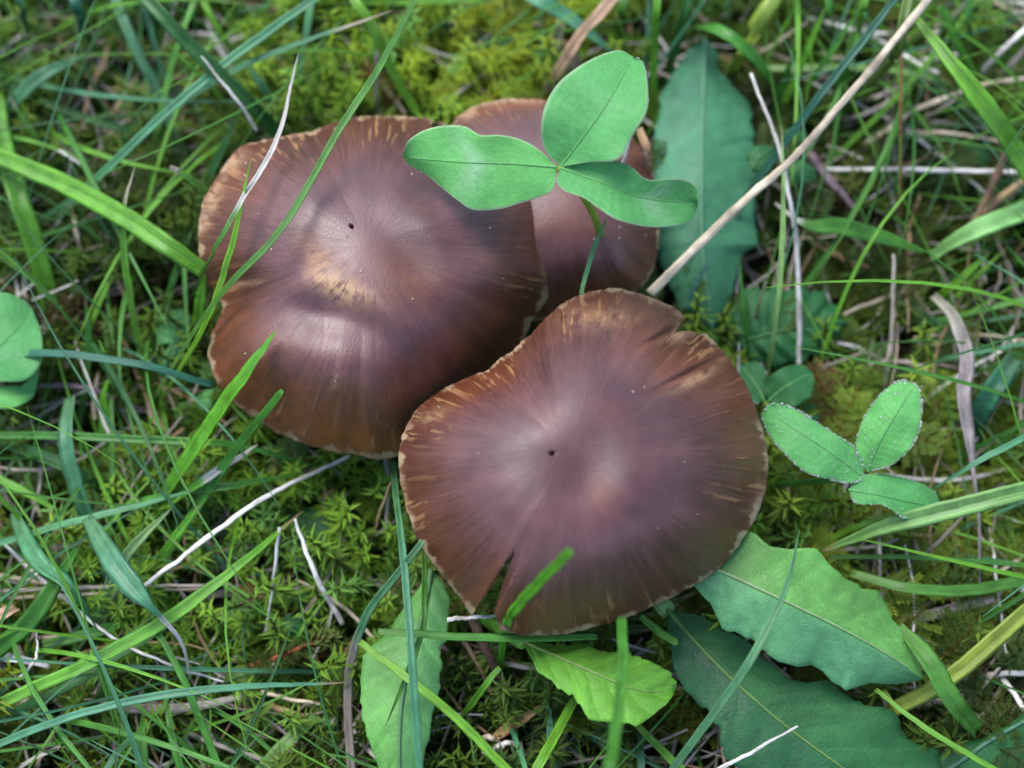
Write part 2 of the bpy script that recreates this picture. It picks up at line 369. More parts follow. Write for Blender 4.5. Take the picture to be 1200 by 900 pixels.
SPLIT = dict(c=(668, 530), outline=OUT_SPLIT, full=FULL_SPLIT, top=49.0, p=3.0, seed=5, jag=0.7, foot=(600, 560),
    rim_a=(0, 45, 90, 135, 180, 225, 270, 315), rim_z=(27.5, 27.5, 29, 31.5, 33, 34, 31.5, 28.5),
    bumps=[(645, 490, 80, 60, -20, .8), (692, 562, 34, 60, 8, -.85), (760, 575, 60, 50, 0, .8), (585, 600, 60, 60, 0, .6), (778, 392, 28, 4, -28, -1.6), (806, 438, 34, 4, -27, -1.7), (772, 400, 24, 10, -28, .5), (800, 450, 30, 12, -27, .5), (760, 640, 70, 30, -20, .5)], extra=split_extra,
    warm=[(705, 578, 18, 22, -20, .5), (715, 482, 16, 12, 0, .3), (640, 485, 14, 10, 0, .22), (700, 352, 70, 22, 0, .55), (800, 440, 60, 26, 30, .4), (570, 445, 60, 16, -30, .5), (500, 620, 22, 60, -28, .3), (620, 715, 50, 18, 0, .4), (575, 690, 14, 36, 25, .6), (870, 500, 20, 50, 0, .3)],
    buff=[(800, 383, 10, 6, 20, .75), (797, 393, 16, 6, -28, .65), (816, 444, 26, 6, -27, .55), (474, 590, 5, 45, -10, .7), (530, 700, 5, 40, -32, .8), (888, 590, 8, 40, 12, .35), (700, 372, 50, 14, 0, .3), (505, 488, 26, 8, -20, .35)],
    holes=[(647, 531, 2.8)])
REAR = dict(c=(650, 215), outline=[(505, 200), (520, 165), (535, 138), (552, 126), (580, 118), (610, 116), (640, 118), (680, 126), (715, 142), (745, 165), (762, 195), (770, 240), (772, 285),
    (766, 315), (750, 338), (725, 350), (690, 362), (650, 372), (600, 372), (560, 350), (530, 310), (510, 255)], top=30.5, p=2.6, seed=9, jag=0.8, foot=(640, 330),
    rim_a=(0, 90, 180, 270), rim_z=(21, 17.5, 21, 25), bumps=[(690, 260, 60, 50, 0, .5)],
    warm=[(590, 124, 60, 8, -4, .6), (720, 330, 60, 14, -15, .6), (700, 250, 60, 60, 0, .35)], buff=[(548, 133, 24, 6, -25, .8), (600, 118, 60, 4, 0, .4)], holes=[])
build_mushroom('brown mushroom cap with a bleached ridge and dented margin under a clover leaflet', RIDGED)
build_mushroom('purplish brown mushroom with a torn split in its cap margin', SPLIT)
build_mushroom('brown mushroom half hidden beneath the large three-part clover', REAR)

# ------------------------------------------------------------------ broad leaves
COL = dict(bright=(.150, .400, .030), mid=(.080, .270, .034), dark=(.038, .160, .028), teal=(.095, .290, .130), deepteal=(.030, .145, .080), pale=(.25, .46, .14), lime=(.150, .40, .045),
    straw=(.52, .43, .30), white=(.64, .60, .53), grey=(.35, .30, .245), tan=(.38, .25, .13), brown=(.13, .075, .045), orange=(.33, .15, .05), olive=(.12, .20, .03),
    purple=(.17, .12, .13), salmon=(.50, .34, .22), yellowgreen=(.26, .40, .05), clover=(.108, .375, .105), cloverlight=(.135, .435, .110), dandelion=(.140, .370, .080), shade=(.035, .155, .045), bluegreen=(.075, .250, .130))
def sm(t, v):
    v = np.atleast_1d(np.asarray(v, float))
    if len(v) == 1: return np.full(len(t), v[0])
    q = np.interp(np.r_[np.linspace(-.3, 0, 40, endpoint=False), t, np.linspace(1, 1.3, 41)[1:]], np.linspace(0, 1, len(v)), v)
    u = np.interp(np.linspace(-.3, 1.3, 400), np.r_[np.linspace(-.3, 0, 40, endpoint=False), t, np.linspace(1, 1.3, 41)[1:]], q)
    k = np.exp(-np.linspace(-2, 2, 81) ** 2); k /= k.sum(); u = np.convolve(np.pad(u, 40, mode='edge'), k, 'valid')
    return np.interp(t, np.linspace(-.3, 1.3, 400), u)
def leaf_blade(name, mid, left, right, zs, dzl, dzr, col, mat, parent, N=130, M=12, teeth=0.0, smooth_edge=False, cup=0.0, quilt=0.25, nv=9, vein=.25, mark=None, hue2=None, edge_pale=0.0, seed=1, thick=.00022):
    """mid/left/right: pixel lists from base to tip; zs mm along the midrib; dzl, dzr mm at the margins."""
    mid = resample(spline(mid, 160), N); ed = (lambda q: spline(q, N)) if smooth_edge else (lambda q: resample(np.asarray(q, float), N))
    L = ed(left); Rr = ed(right)
    if teeth:
        tt = np.linspace(0, 1, N)
        for E_, ph_ in ((L, .3), (Rr, .8)):
            u = E_ - mid; u = u / (np.linalg.norm(u, axis=1)[:, None] + 1e-6); q = (tt * 11 + ph_ + .8 * np.sin(tt * 7 + ph_ * 5)) % 1
            E_ += u * (teeth * np.where(q < .8, q / .8, (1 - q) / .2) * np.clip(np.minimum(tt, 1 - tt) * 8, 0, 1) * (.6 + .4 * np.sin(tt * 19 + ph_ * 9)))[:, None]
    t = np.linspace(0, 1, N); zm = sm(t, zs)
    dl = sm(t, dzl); dr = sm(t, dzr)
    s = np.linspace(-1, 1, 2 * M + 1); A = np.abs(s)
    E = np.where((s < 0)[None, :, None], L[:, None], Rr[:, None])
    P = mid[:, None] * (1 - A)[None, :, None] + E * A[None, :, None]
    dz = np.where((s < 0)[None], dl[:, None], dr[:, None])
    r = np.random.default_rng(seed); ph = r.uniform(0, 6)
    wave = .18 * np.sin(t * 9 + ph)[:, None] * A[None] ** 2 * np.sign(s)[None] + .25 * np.sin(t * 23 + ph)[:, None] * A[None] ** 3
    q = quilt * np.abs(np.sin(math.pi * (t[:, None] * nv - A[None] * 1.1))) * np.sin(math.pi * A)[None] ** .7
    taper = np.clip(np.minimum(t, 1 - t) * 12, 0, 1)[:, None]
    Z = zm[:, None] + dz * A[None] ** 1.2 + cup * (A ** 2)[None] + (wave + q) * taper + .18 * smooth_noise(P[..., 0] * .06, P[..., 1] * .06, seed)
    V = unproj(P[..., 0], P[..., 1], Z * 1e-3); n = N * (2 * M + 1); V = V.reshape(-1, 3)
    th = np.broadcast_to(thick * (1 - .9 * A ** 6)[None], (N, 2 * M + 1)).reshape(-1)
    Vb = V - np.stack([0 * th, 0 * th, th], 1)
    i = np.arange(n).reshape(N, 2 * M + 1); K = 2 * M
    F = np.stack([i[:-1, :-1].ravel(), i[:-1, 1:].ravel(), i[1:, 1:].ravel(), i[1:, :-1].ravel()], 1)
    ring = np.r_[i[0, :], i[1:, K], i[-1, K - 1::-1], i[-2:0:-1, 0]]; rn = np.roll(ring, -1)
    Fs = np.stack([ring, ring + n, rn + n, rn], 1)
    F = np.vstack([F, (F + n)[:, ::-1], Fs])
    base = np.array(col); c = np.broadcast_to(base, (N, 2 * M + 1, 3)).copy()
    c *= (1 + (.05 if mat is M_clover else .16) * smooth_noise(P[..., 0] * .05 + 9, P[..., 1] * .05, seed + 3))[..., None]
    vv = np.abs(((t[:, None] * nv - A[None] * 1.1) % 1) - 0); vv = np.minimum(vv, 1 - vv)
    c *= (1 + vein * np.exp(-(vv / .045) ** 2))[..., None]
    if hue2 is not None:                                  # one half of the leaf mixed towards another green
        c = c * (1 - hue2[1] * (s > 0)[None, :, None]) + np.array(hue2[0]) * (hue2[1] * (s > 0)[None, :, None])
    if mark is not None:                                  # pale chevron
        dm = (t[:, None] - (mark[0] + mark[1] * A[None])); w = mark[2] * np.exp(-(dm / .075) ** 2) * np.clip(1.15 - A[None], 0, 1)
        c = c * (1 - w[..., None]) + np.array((.36, .52, .34)) * w[..., None]
    if edge_pale: c = c * (1 - edge_pale * (A > .97)[None, :, None]) + np.array((.45, .5, .35)) * edge_pale * (A > .97)[None, :, None]
    c = c.reshape(-1, 3); Ls = np.linalg.norm(V[i[-1, M]] - V[i[0, M]]) * 1e3
    tc = np.stack([np.repeat(t * Ls, 2 * M + 1), np.tile(s * 3, N), np.full(n, seed * .37)], 1)
    o = mesh_obj(name, np.vstack([V, Vb]), F, mat, parent, np.vstack([c, c * 1.05]), {'tc': np.vstack([tc, tc])})
    return o, V.reshape(N, 2 * M + 1, 3), M
def vein_tube(name, G, M, a, b, r0, r1, col, parent):
    ax = G[a:b, M].copy(); n = len(ax); rad = np.linspace(r0, r1, n); ax[:, 2] += rad * .55
    V, F = tube(ax, rad, 7); L = np.arange(n).repeat(7) * .5
    return mesh_obj(name, V, F, M_leaf, parent, np.broadcast_to(col, (len(V), 3)), {'tc': np.stack([L, np.tile(np.linspace(-1, 1, 7), n), np.zeros(len(V))], 1)})
def petiole(name, pts, zs, r, col, parent, mat=None):
    pts = spline(pts, 24); z = np.interp(np.linspace(0, 1, 24), np.linspace(0, 1, len(zs)), zs) * 1e-3
    ax = unproj(pts[:, 0], pts[:, 1], z); V, F = tube(ax, np.linspace(r * 1.15, r, 24), 8); n = 24
    return mesh_obj(name, V, F, mat or M_grass, parent, np.broadcast_to(col, (len(V), 3)), {'tc': np.stack([np.arange(n).repeat(8) * 1., np.tile(np.linspace(-1, 1, 8), n), np.ones(len(V))], 1)})
def leaf(label, cat, mid, left, right, zs, dzl=0, dzr=0, col='dandelion', rib=(.0004, .00012), ribcol=(.30, .42, .18), stalk=None, name='broad_leaf', group=None, **kw):
    b = unproj(mid[0][0], mid[0][1], zs[0] * 1e-3); base = np.array((b[0], b[1], 0.0))
    root = thing(name, label, cat, base, group)
    o, G, M = leaf_blade('leaf_blade', mid, left, right, zs, dzl, dzr, COL[col], kw.pop('mat', M_leaf), root, **kw)
    if rib: vein_tube('midrib', G, M, 0, int(len(G) * .93), rib[0], rib[1], ribcol, root)
    if stalk: petiole('stalk', stalk[0], stalk[1], stalk[2], COL[stalk[3]], root)
    return root, G, M

GL = 'dandelion-like leaves round the mushrooms'
leaf('broad blue-green leaf with pale parallel veins, tucked behind the half-hidden mushroom', 'leaf',
     [(826, 46), (824, 110), (822, 200), (824, 300), (836, 392)],
     [(826, 46), (806, 60), (790, 85), (777, 115), (769, 160), (767, 210), (768, 260), (772, 300), (785, 335), (800, 362), (836, 392)],
     [(826, 46), (838, 58), (842, 84), (856, 98), (869, 112), (878, 120), (880, 155), (886, 190), (884, 240), (883, 288), (868, 300), (860, 330), (853, 364), (836, 392)],
     (13, 17, 18, 15, 9), (-2, -3, -2), (-3, -4, -2), 'bluegreen', teeth=6, rib=(.0003, .0002), ribcol=(.16, .36, .20), group=GL, name='dandelion_leaf', hue2=((.070, .26, .11), .45), seed=3, nv=7,
     stalk=([(836, 392), (830, 420), (800, 470)], (9, 6, 2), .0011, 'mid'))
leaf('pale toothed leaf pointing away below the mushroom tear, thin blade across it', 'leaf',
     [(505, 668), (498, 710), (482, 770), (470, 830), (468, 905), (472, 960)],
     [(505, 668), (490, 690), (472, 716), (460, 735), (446, 750), (438, 756), (425, 770), (423, 800), (425, 835), (433, 870), (446, 905), (472, 960)],
     [(505, 668), (520, 684), (527, 704), (526, 728), (522, 752), (513, 760), (517, 776), (514, 800), (516, 806), (508, 830), (502, 860), (496, 890), (490, 920), (472, 960)],
     (16, 20, 21, 22, 21, 18), (-1, -2, 1), (-1, -1.5, -2), 'dandelion', ribcol=(.13, .28, .12), rib=(.0004, .0002), group=GL, name='dandelion_leaf', teeth=3, hue2=((.15, .42, .18), .4), seed=4, nv=8)
leaf('bright yellow-green ragged leaf lit through, curling out under the torn cap', 'leaf',
     [(612, 752), (650, 768), (700, 790), (745, 808), (790, 812)],
     [(612, 752), (632, 752), (650, 757), (690, 756), (702, 763), (738, 768), (764, 776), (781, 786), (793, 800), (790, 812)],
     [(612, 752), (622, 768), (631, 788), (645, 796), (655, 806), (672, 814), (682, 828), (690, 843), (712, 846), (726, 842), (745, 851), (762, 840), (780, 826), (790, 812)],
     (22, 26, 29, 29, 26), (-3, -4, -3, -2), (1, 2, 2), 'lime', ribcol=(.26, .40, .10), rib=(.0003, .0001), group=GL, name='dandelion_leaf', teeth=4, seed=6, nv=7, quilt=.4,
     stalk=([(612, 752), (596, 742), (560, 720)], (22, 16, 4), .001, 'lime'))
leaf('green toothed leaf with pale midrib lying over a darker leaf beside the torn cap', 'leaf',
     [(806, 655), (850, 672), (900, 695), (985, 736), (1045, 770), (1083, 796)],
     [(806, 655), (840, 630), (870, 622), (888, 628), (902, 641), (925, 645), (943, 642), (957, 643), (972, 662), (986, 676), (1010, 690), (1030, 694), (1040, 712), (1046, 727), (1060, 742), (1072, 765), (1083, 796)],
     [(806, 655), (812, 685), (832, 706), (841, 724), (846, 736), (868, 742), (884, 750), (900, 766), (915, 776), (935, 781), (951, 779), (964, 785), (978, 798), (991, 809), (1006, 804), (1020, 800), (1050, 802), (1083, 796)],
     (26, 27, 28, 27, 24, 20), (-1, 1, -3, -2), (0, -3, -5, -3), 'dandelion', group=GL, name='dandelion_leaf', teeth=3, hue2=((.14, .40, .19), .75), seed=8, nv=8, quilt=.2, ribcol=(.30, .46, .20), rib=(.00030, .0001),
     stalk=([(806, 655), (770, 640), (720, 620)], (26, 18, 4), .0012, 'pale'))
leaf('large dark lobed leaf with pale midrib, shaded beneath the toothed green leaf', 'leaf',
     [(782, 715), (822, 760), (864, 802), (920, 850), (985, 898), (1060, 950)],
     [(782, 715), (820, 722), (850, 738), (880, 760), (905, 780), (922, 797), (946, 800), (968, 797), (984, 808), (998, 822), (1022, 829), (1046, 833), (1053, 850), (1062, 866), (1080, 874), (1100, 880), (1100, 905), (1060, 950)],
     [(782, 715), (786, 750), (792, 790), (806, 812), (836, 836), (846, 854), (848, 884), (866, 900), (900, 930), (950, 960), (1060, 950)],
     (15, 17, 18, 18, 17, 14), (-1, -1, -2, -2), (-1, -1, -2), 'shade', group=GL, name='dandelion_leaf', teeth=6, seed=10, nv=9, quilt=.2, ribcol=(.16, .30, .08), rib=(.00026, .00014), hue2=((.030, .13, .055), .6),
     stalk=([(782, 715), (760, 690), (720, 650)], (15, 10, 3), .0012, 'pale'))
leaf('dark green leaf with a faint centre line beyond the large lobed leaf', 'leaf',
     [(1066, 920), (1110, 902), (1160, 868), (1215, 838), (1270, 815)],
     [(1066, 920), (1080, 888), (1110, 872), (1150, 866), (1180, 850), (1212, 826), (1270, 815)], [(1066, 920), (1100, 940), (1150, 930), (1200, 900), (1240, 870), (1270, 815)],
     (11, 13, 14, 13, 10), -1, -1, 'shade', group=GL, name='dandelion_leaf', seed=12, rib=(.0004, .0002), ribcol=(.10, .25, .15))
leaf('dark crinkled toothed leaf flecked with dew, behind the leaflets at the cap edge', 'leaf',
     [(858, 405), (890, 395), (930, 385), (965, 378), (996, 379)],
     [(858, 405), (848, 385), (856, 362), (868, 340), (884, 336), (896, 342), (908, 334), (922, 341), (940, 334), (950, 343), (966, 340), (972, 354), (984, 360), (985, 371), (996, 379)],
     [(858, 405), (868, 420), (880, 432), (896, 426), (908, 434), (922, 425), (940, 428), (950, 416), (966, 418), (972, 404), (986, 400), (985, 388), (996, 379)],
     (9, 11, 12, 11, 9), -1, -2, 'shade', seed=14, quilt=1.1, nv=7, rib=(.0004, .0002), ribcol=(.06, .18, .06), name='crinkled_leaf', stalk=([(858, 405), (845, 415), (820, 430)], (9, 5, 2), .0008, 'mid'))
leaf('small pale lobed leaf among grass near the dented rim of the ridged cap', 'leaf',
     [(196, 446), (196, 420), (206, 394), (212, 362)],
     [(196, 446), (184, 440), (186, 424), (196, 408), (200, 399), (190, 401), (184, 405), (183, 388), (189, 370), (200, 363), (212, 362)], [(196, 446), (203, 440), (207, 422), (214, 404), (222, 390), (224, 374), (220, 364), (212, 362)],
     (9, 12, 13, 11), -.5, -1, 'clover', seed=15, rib=(.0002, .0001), ribcol=(.1, .28, .12), name='small_leaf', hue2=((.10, .30, .17), .5), stalk=([(196, 446), (200, 470)], (9, 2), .0005, 'mid'))
for k, (lab, mid, left, right, zs, col) in enumerate([
    ('small oval leaf lying under the grass tips beside the ridged cap', [(205, 500), (216, 488), (234, 478)], [(205, 500), (204, 482), (218, 470), (234, 478)], [(205, 500), (220, 498), (232, 492), (234, 478)], (7, 9, 8), 'clover'),
    ('drooping pale leaf beneath the margin of the ridged cap', [(252, 455), (246, 480), (234, 513)], [(252, 455), (232, 462), (226, 490), (234, 513)], [(252, 455), (258, 475), (248, 498), (234, 513)], (10, 9, 6), 'clover'),
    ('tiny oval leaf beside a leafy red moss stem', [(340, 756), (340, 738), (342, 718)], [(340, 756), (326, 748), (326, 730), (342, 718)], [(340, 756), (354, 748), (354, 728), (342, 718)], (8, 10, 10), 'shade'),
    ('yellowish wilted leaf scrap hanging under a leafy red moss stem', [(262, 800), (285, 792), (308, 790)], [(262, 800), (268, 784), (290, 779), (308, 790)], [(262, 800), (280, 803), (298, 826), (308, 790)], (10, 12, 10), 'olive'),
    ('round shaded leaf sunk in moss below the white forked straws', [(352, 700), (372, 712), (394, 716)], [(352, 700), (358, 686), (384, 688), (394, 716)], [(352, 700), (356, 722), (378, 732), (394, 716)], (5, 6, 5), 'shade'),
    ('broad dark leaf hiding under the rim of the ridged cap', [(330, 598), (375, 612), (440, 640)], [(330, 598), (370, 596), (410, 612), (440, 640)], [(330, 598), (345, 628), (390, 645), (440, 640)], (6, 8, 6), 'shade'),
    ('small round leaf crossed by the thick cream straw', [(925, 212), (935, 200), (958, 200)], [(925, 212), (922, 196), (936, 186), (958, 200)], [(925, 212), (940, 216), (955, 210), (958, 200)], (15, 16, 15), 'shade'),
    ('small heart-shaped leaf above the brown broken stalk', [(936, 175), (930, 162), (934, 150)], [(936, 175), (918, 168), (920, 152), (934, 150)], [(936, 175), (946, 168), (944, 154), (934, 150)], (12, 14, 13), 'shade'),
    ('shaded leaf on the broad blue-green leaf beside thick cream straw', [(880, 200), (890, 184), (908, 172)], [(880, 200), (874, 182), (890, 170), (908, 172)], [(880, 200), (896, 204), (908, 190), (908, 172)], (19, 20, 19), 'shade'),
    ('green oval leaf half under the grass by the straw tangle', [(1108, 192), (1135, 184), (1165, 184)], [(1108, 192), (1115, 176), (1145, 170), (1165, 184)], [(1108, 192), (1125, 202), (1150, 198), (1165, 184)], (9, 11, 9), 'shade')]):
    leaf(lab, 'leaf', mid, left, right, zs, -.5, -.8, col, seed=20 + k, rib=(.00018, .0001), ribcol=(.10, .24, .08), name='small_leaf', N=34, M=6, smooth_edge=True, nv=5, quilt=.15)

# clovers: three leaflets on a stalk
def clover(label, leaflets, stalk, seed=1, dew=False, edge=.0, group=None, col='clover'):
    z0 = stalk[1][-1]; b = unproj(*stalk[0][0], 0.0); root = thing('clover', label, 'clover', np.array((b[0], b[1], 0.0)), group)
    petiole('stalk', stalk[0], stalk[1], stalk[2], COL['yellowgreen'] if not dew else COL['mid'], root)
    grids = []
    for k, lf in enumerate(leaflets):
        o, G, M = leaf_blade('leaflet', lf['mid'], lf['left'], lf['right'], lf['z'], lf.get('dl', 0), lf.get('dr', 0), COL[lf.get('col', col)], M_clover, root, N=90, M=12, smooth_edge=True, quilt=.05, nv=15, vein=.05,
            mark=lf.get('mark'), seed=seed + k, edge_pale=edge, thick=.00018)
        vein_tube('midrib', G, M, 0, 84, .00015, .00007, (.17, .47, .15) if not dew else (.15, .44, .14), o) if True else None
        grids.append((o, G, M))
    return root, grids
def outline(tip, base, left, right): return [base] + left + [tip], [base] + right + [tip]
BIGC = [dict(mid=[(653, 196), (600, 192), (540, 190), (472, 184)], left=[(653, 196), (648, 222), (632, 231), (610, 238), (585, 245), (555, 246), (538, 236), (520, 222), (498, 204), (480, 194), (472, 184)],
             right=[(653, 196), (635, 178), (612, 164), (585, 158), (563, 158), (545, 148), (520, 147), (496, 153), (478, 166), (472, 184)], z=(52, 50, 48, 45), dl=(0, -3, -2), dr=(0, 2, 1), mark=(.52, .12, .55), col='cloverlight'),
        dict(mid=[(657, 195), (680, 165), (712, 120), (742, 66)], left=[(657, 195), (640, 178), (634, 155), (638, 126), (652, 100), (675, 80), (700, 66), (725, 59), (742, 66)],
             right=[(657, 195), (690, 190), (725, 186), (742, 158), (758, 130), (759, 100), (754, 74), (742, 66)], z=(52, 56, 58, 55), dl=(0, 0, -1), dr=(0, 2, 1), mark=(.55, .12, .10), col='clover'),
        dict(mid=[(657, 197), (700, 212), (755, 232), (818, 238)], left=[(657, 197), (680, 188), (712, 187), (738, 194), (758, 210), (785, 209), (806, 212), (818, 222), (818, 238)],
             right=[(657, 197), (652, 212), (662, 224), (684, 232), (704, 246), (725, 258), (760, 266), (795, 264), (812, 256), (818, 238)], z=(52, 53, 51, 47), dl=(0, 2, 1), dr=(0, 1, -1), mark=(.66, .10, .5), col='clover')]
_, gbig = clover('large smooth three-part clover leaf held above the half-hidden mushroom', BIGC, ([(722, 335), (712, 300), (690, 240), (655, 196)], (4, 25, 43, 52), .00055), seed=31, edge=.6)
DEWC = [dict(mid=[(1014, 560), (980, 535), (940, 508), (896, 480)], left=[(1014, 560), (995, 566), (965, 560), (942, 552), (920, 532), (902, 510), (893, 490), (896, 480)], right=[(1014, 560), (1006, 530), (990, 516), (965, 500), (940, 484), (918, 474), (903, 474), (896, 480)], z=(24, 26, 26, 23), dl=(0, -1, -1), dr=(0, 0, 0)),
        dict(mid=[(1016, 553), (1030, 520), (1050, 485), (1072, 450)], left=[(1016, 553), (1004, 530), (1006, 506), (1018, 480), (1036, 458), (1055, 446), (1072, 450)], right=[(1016, 553), (1044, 545), (1066, 526), (1077, 504), (1080, 480), (1078, 458), (1072, 450)], z=(24, 28, 30, 28), dl=(0, -2, -1), dr=(0, -1, 0), col='cloverlight'),
        dict(mid=[(994, 574), (1030, 580), (1065, 588), (1104, 596)], left=[(994, 574), (1010, 558), (1040, 556), (1072, 564), (1095, 576), (1104, 596)], right=[(994, 574), (1004, 590), (1035, 592), (1060, 607), (1090, 607), (1104, 596)], z=(24, 25, 23, 20), dl=(0, -1, -1), dr=(0, 0, 0))]
_, gdew = clover('dew-covered three-part clover leaf standing clear beside the torn cap', DEWC, ([(880, 568), (930, 566), (980, 562), (1014, 560)], (6, 14, 21, 24), .0005), seed=41, dew=True, edge=.08)
_, gsh = clover('shaded clover leaf tucked behind the dew-covered clover', [
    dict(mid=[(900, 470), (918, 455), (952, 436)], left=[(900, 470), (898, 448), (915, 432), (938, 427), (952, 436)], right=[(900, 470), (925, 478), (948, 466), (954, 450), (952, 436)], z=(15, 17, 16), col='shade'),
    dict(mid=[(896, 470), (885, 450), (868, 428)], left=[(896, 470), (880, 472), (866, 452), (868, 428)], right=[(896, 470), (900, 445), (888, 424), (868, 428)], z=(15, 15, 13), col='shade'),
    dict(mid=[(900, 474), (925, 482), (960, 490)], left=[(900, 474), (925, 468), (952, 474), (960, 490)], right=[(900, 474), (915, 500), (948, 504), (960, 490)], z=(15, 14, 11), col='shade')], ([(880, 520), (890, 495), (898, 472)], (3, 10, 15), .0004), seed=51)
clover('soft green clover leaf pressed flat under a dark crossing grass blade', [
    dict(mid=[(-40, 445), (-10, 415), (20, 385), (38, 362)], left=[(-40, 445), (-60, 400), (-30, 345), (5, 343), (25, 350), (38, 362)], right=[(-40, 445), (0, 447), (30, 445), (48, 425), (50, 405), (47, 385), (38, 362)], z=(18, 20, 21, 19), mark=(.45, .1, .15)),
    dict(mid=[(-40, 448), (-10, 458), (15, 462), (42, 455)], left=[(-40, 448), (-10, 451), (15, 452), (30, 450), (46, 430), (42, 455)], right=[(-40, 448), (-30, 475), (5, 479), (25, 474), (38, 466), (42, 455)], z=(17, 17, 17, 16), col='cloverlight'),
    dict(mid=[(-42, 448), (-80, 460), (-120, 470)], left=[(-42, 448), (-75, 440), (-110, 448), (-120, 470)], right=[(-42, 448), (-70, 485), (-105, 490), (-120, 470)], z=(17, 18, 16))], ([(-70, 540), (-60, 500), (-42, 448)], (2, 9, 17), .0005), seed=61, edge=.2)

# dew on the dewy clover: clear beads crowding the margins, fine ones over the face
def ico():
    p = (1 + 5 ** .5) / 2
    v = np.array([(-1, p, 0), (1, p, 0), (-1, -p, 0), (1, -p, 0), (0, -1, p), (0, 1, p), (0, -1, -p), (0, 1, -p), (p, 0, -1), (p, 0, 1), (-p, 0, -1), (-p, 0, 1)], float); v /= np.linalg.norm(v[0])
    f = [(0, 11, 5), (0, 5, 1), (0, 1, 7), (0, 7, 10), (0, 10, 11), (1, 5, 9), (5, 11, 4), (11, 10, 2), (10, 7, 6), (7, 1, 8), (3, 9, 4), (3, 4, 2), (3, 2, 6), (3, 6, 8), (3, 8, 9), (4, 9, 5), (2, 4, 11), (6, 2, 10), (8, 6, 7), (9, 8, 1)]
    v = list(map(tuple, v)); cache = {}; g = []
    def m(a, b):
        k = (min(a, b), max(a, b))
        if k not in cache:
            q = (np.array(v[a]) + v[b]); q /= np.linalg.norm(q); v.append(tuple(q)); cache[k] = len(v) - 1
        return cache[k]
    for a, b, c in f:
        x, y, z = m(a, b), m(b, c), m(c, a); g += [(a, x, z), (b, y, x), (c, z, y), (x, y, z)]
    return np.array(v), np.array(g)
IV, IF = ico()
def dew_on(o, G, M, nedge, nface, parent_base, rmul=1.0):
    Vs, Fs = [], []; b = 0; N = len(G)
    for k in range(nedge + nface):
        if k < nedge:
            i = int(rng.integers(4, N - 1)); j = 0 if rng.random() < .5 else 2 * M; r = .00009 + .00016 * rng.random() ** 2
        else:
            i = int(rng.integers(6, N - 3)); j = int(rng.integers(1, 2 * M)); r = .00006 + .0001 * rng.random() ** 2
        i2 = min(i + 1, N - 1); f = rng.random(); p = G[i, j] * (1 - f) + G[i2, j] * f + np.array((0, 0, r * .55 * rmul))
        if k >= nedge: p[:2] += rng.normal(0, .0003, 2)
        Vs.append(IV * r * rmul * np.array((1, 1, .85)) + p); Fs.append(IF + b); b += len(IV)
    root = o.parent
    me = mesh_obj('dew_drops', np.vstack(Vs), np.vstack(Fs), M_dew, None, base=np.array(root['_base']))
    me.location = (0, 0, 0); me.parent = o; me['kind'] = 'stuff'
for (o, G, M), (ne, nf) in zip(gdew, ((150, 130), (150, 120), (70, 16))): dew_on(o, G, M, ne, nf, None)
dew_on(*gsh[1], 14, 30, None); dew_on(*gbig[0], 12, 2, None, .6); dew_on(*gbig[1], 8, 2, None, .6)

# ------------------------------------------------------------------ grass blades
def blade_geo(ctr, width, fold=.25, roll=0.0, tip='point', twist=0.0, thick=.00016):
    """Folded strip round the world polyline ctr; width in metres per point."""
    n = len(ctr); T = np.gradient(ctr, axis=0); T /= np.linalg.norm(T, axis=1)[:, None] + 1e-12
    S = np.cross(T, (0, 0, 1.0)); bad = np.linalg.norm(S, axis=1) < .15; S[bad] = (1, 0, 0); S /= np.linalg.norm(S, axis=1)[:, None]
    N = np.cross(S, T); a = roll + twist * np.linspace(-.5, 1, n)
    S2 = S * np.cos(a)[:, None] + N * np.sin(a)[:, None]; N2 = np.cross(S2, T)
    s = np.array((-1, -.55, -.12, .12, .55, 1)); h = width * .5
    top = ctr[:, None] + h[:, None, None] * (s[None, :, None] * S2[:, None] + fold * (np.abs(s) - .45)[None, :, None] * N2[:, None])
    bot = top[:, 4:0:-1] - (thick * np.minimum(1, h / .0004))[:, None, None] * N2[:, None]
    V = np.concatenate([top, bot], 1); k = V.shape[1]; i = np.arange(n * k).reshape(n, k); j = np.roll(i, -1, 1)
    F = np.stack([i[:-1].ravel(), i[1:].ravel(), j[1:].ravel(), j[:-1].ravel()], 1)
    ss = np.r_[s, s[4:0:-1]]
    return V.reshape(-1, 3), F, np.tile(ss, n), np.repeat(np.arange(n), k), i
def trace(pts, zs, n):
    P = list(map(lambda q: np.array(q, float), pts)); zz = np.interp(np.linspace(0, 1, len(P)), np.linspace(0, 1, len(zs)), zs)
    P3 = [np.r_[p, z] for p, z in zip(P, zz)]
    def onedge(p): return p[0] < 8 or p[0] > 1192 or p[1] < 8 or p[1] > 892
    if onedge(P3[0]):
        d = P3[0][:2] - P3[1][:2]; d = d / np.linalg.norm(d) * 120; P3.insert(0, np.r_[P3[0][:2] + d * .5 + (8, 0), max(3, P3[0][2] * .75)]); P3.insert(0, np.r_[P3[1][:2] + d * .6, 2])
    if onedge(P3[-1]):
        d = P3[-1][:2] - P3[-2][:2]; d = d / np.linalg.norm(d) * 130; P3.append(np.r_[P3[-1][:2] + d, P3[-1][2] * .92])
    Q = spline(P3, n); return unproj(Q[:, 0], Q[:, 1], np.maximum(Q[:, 2], 1) * 1e-3)
_k = [0]
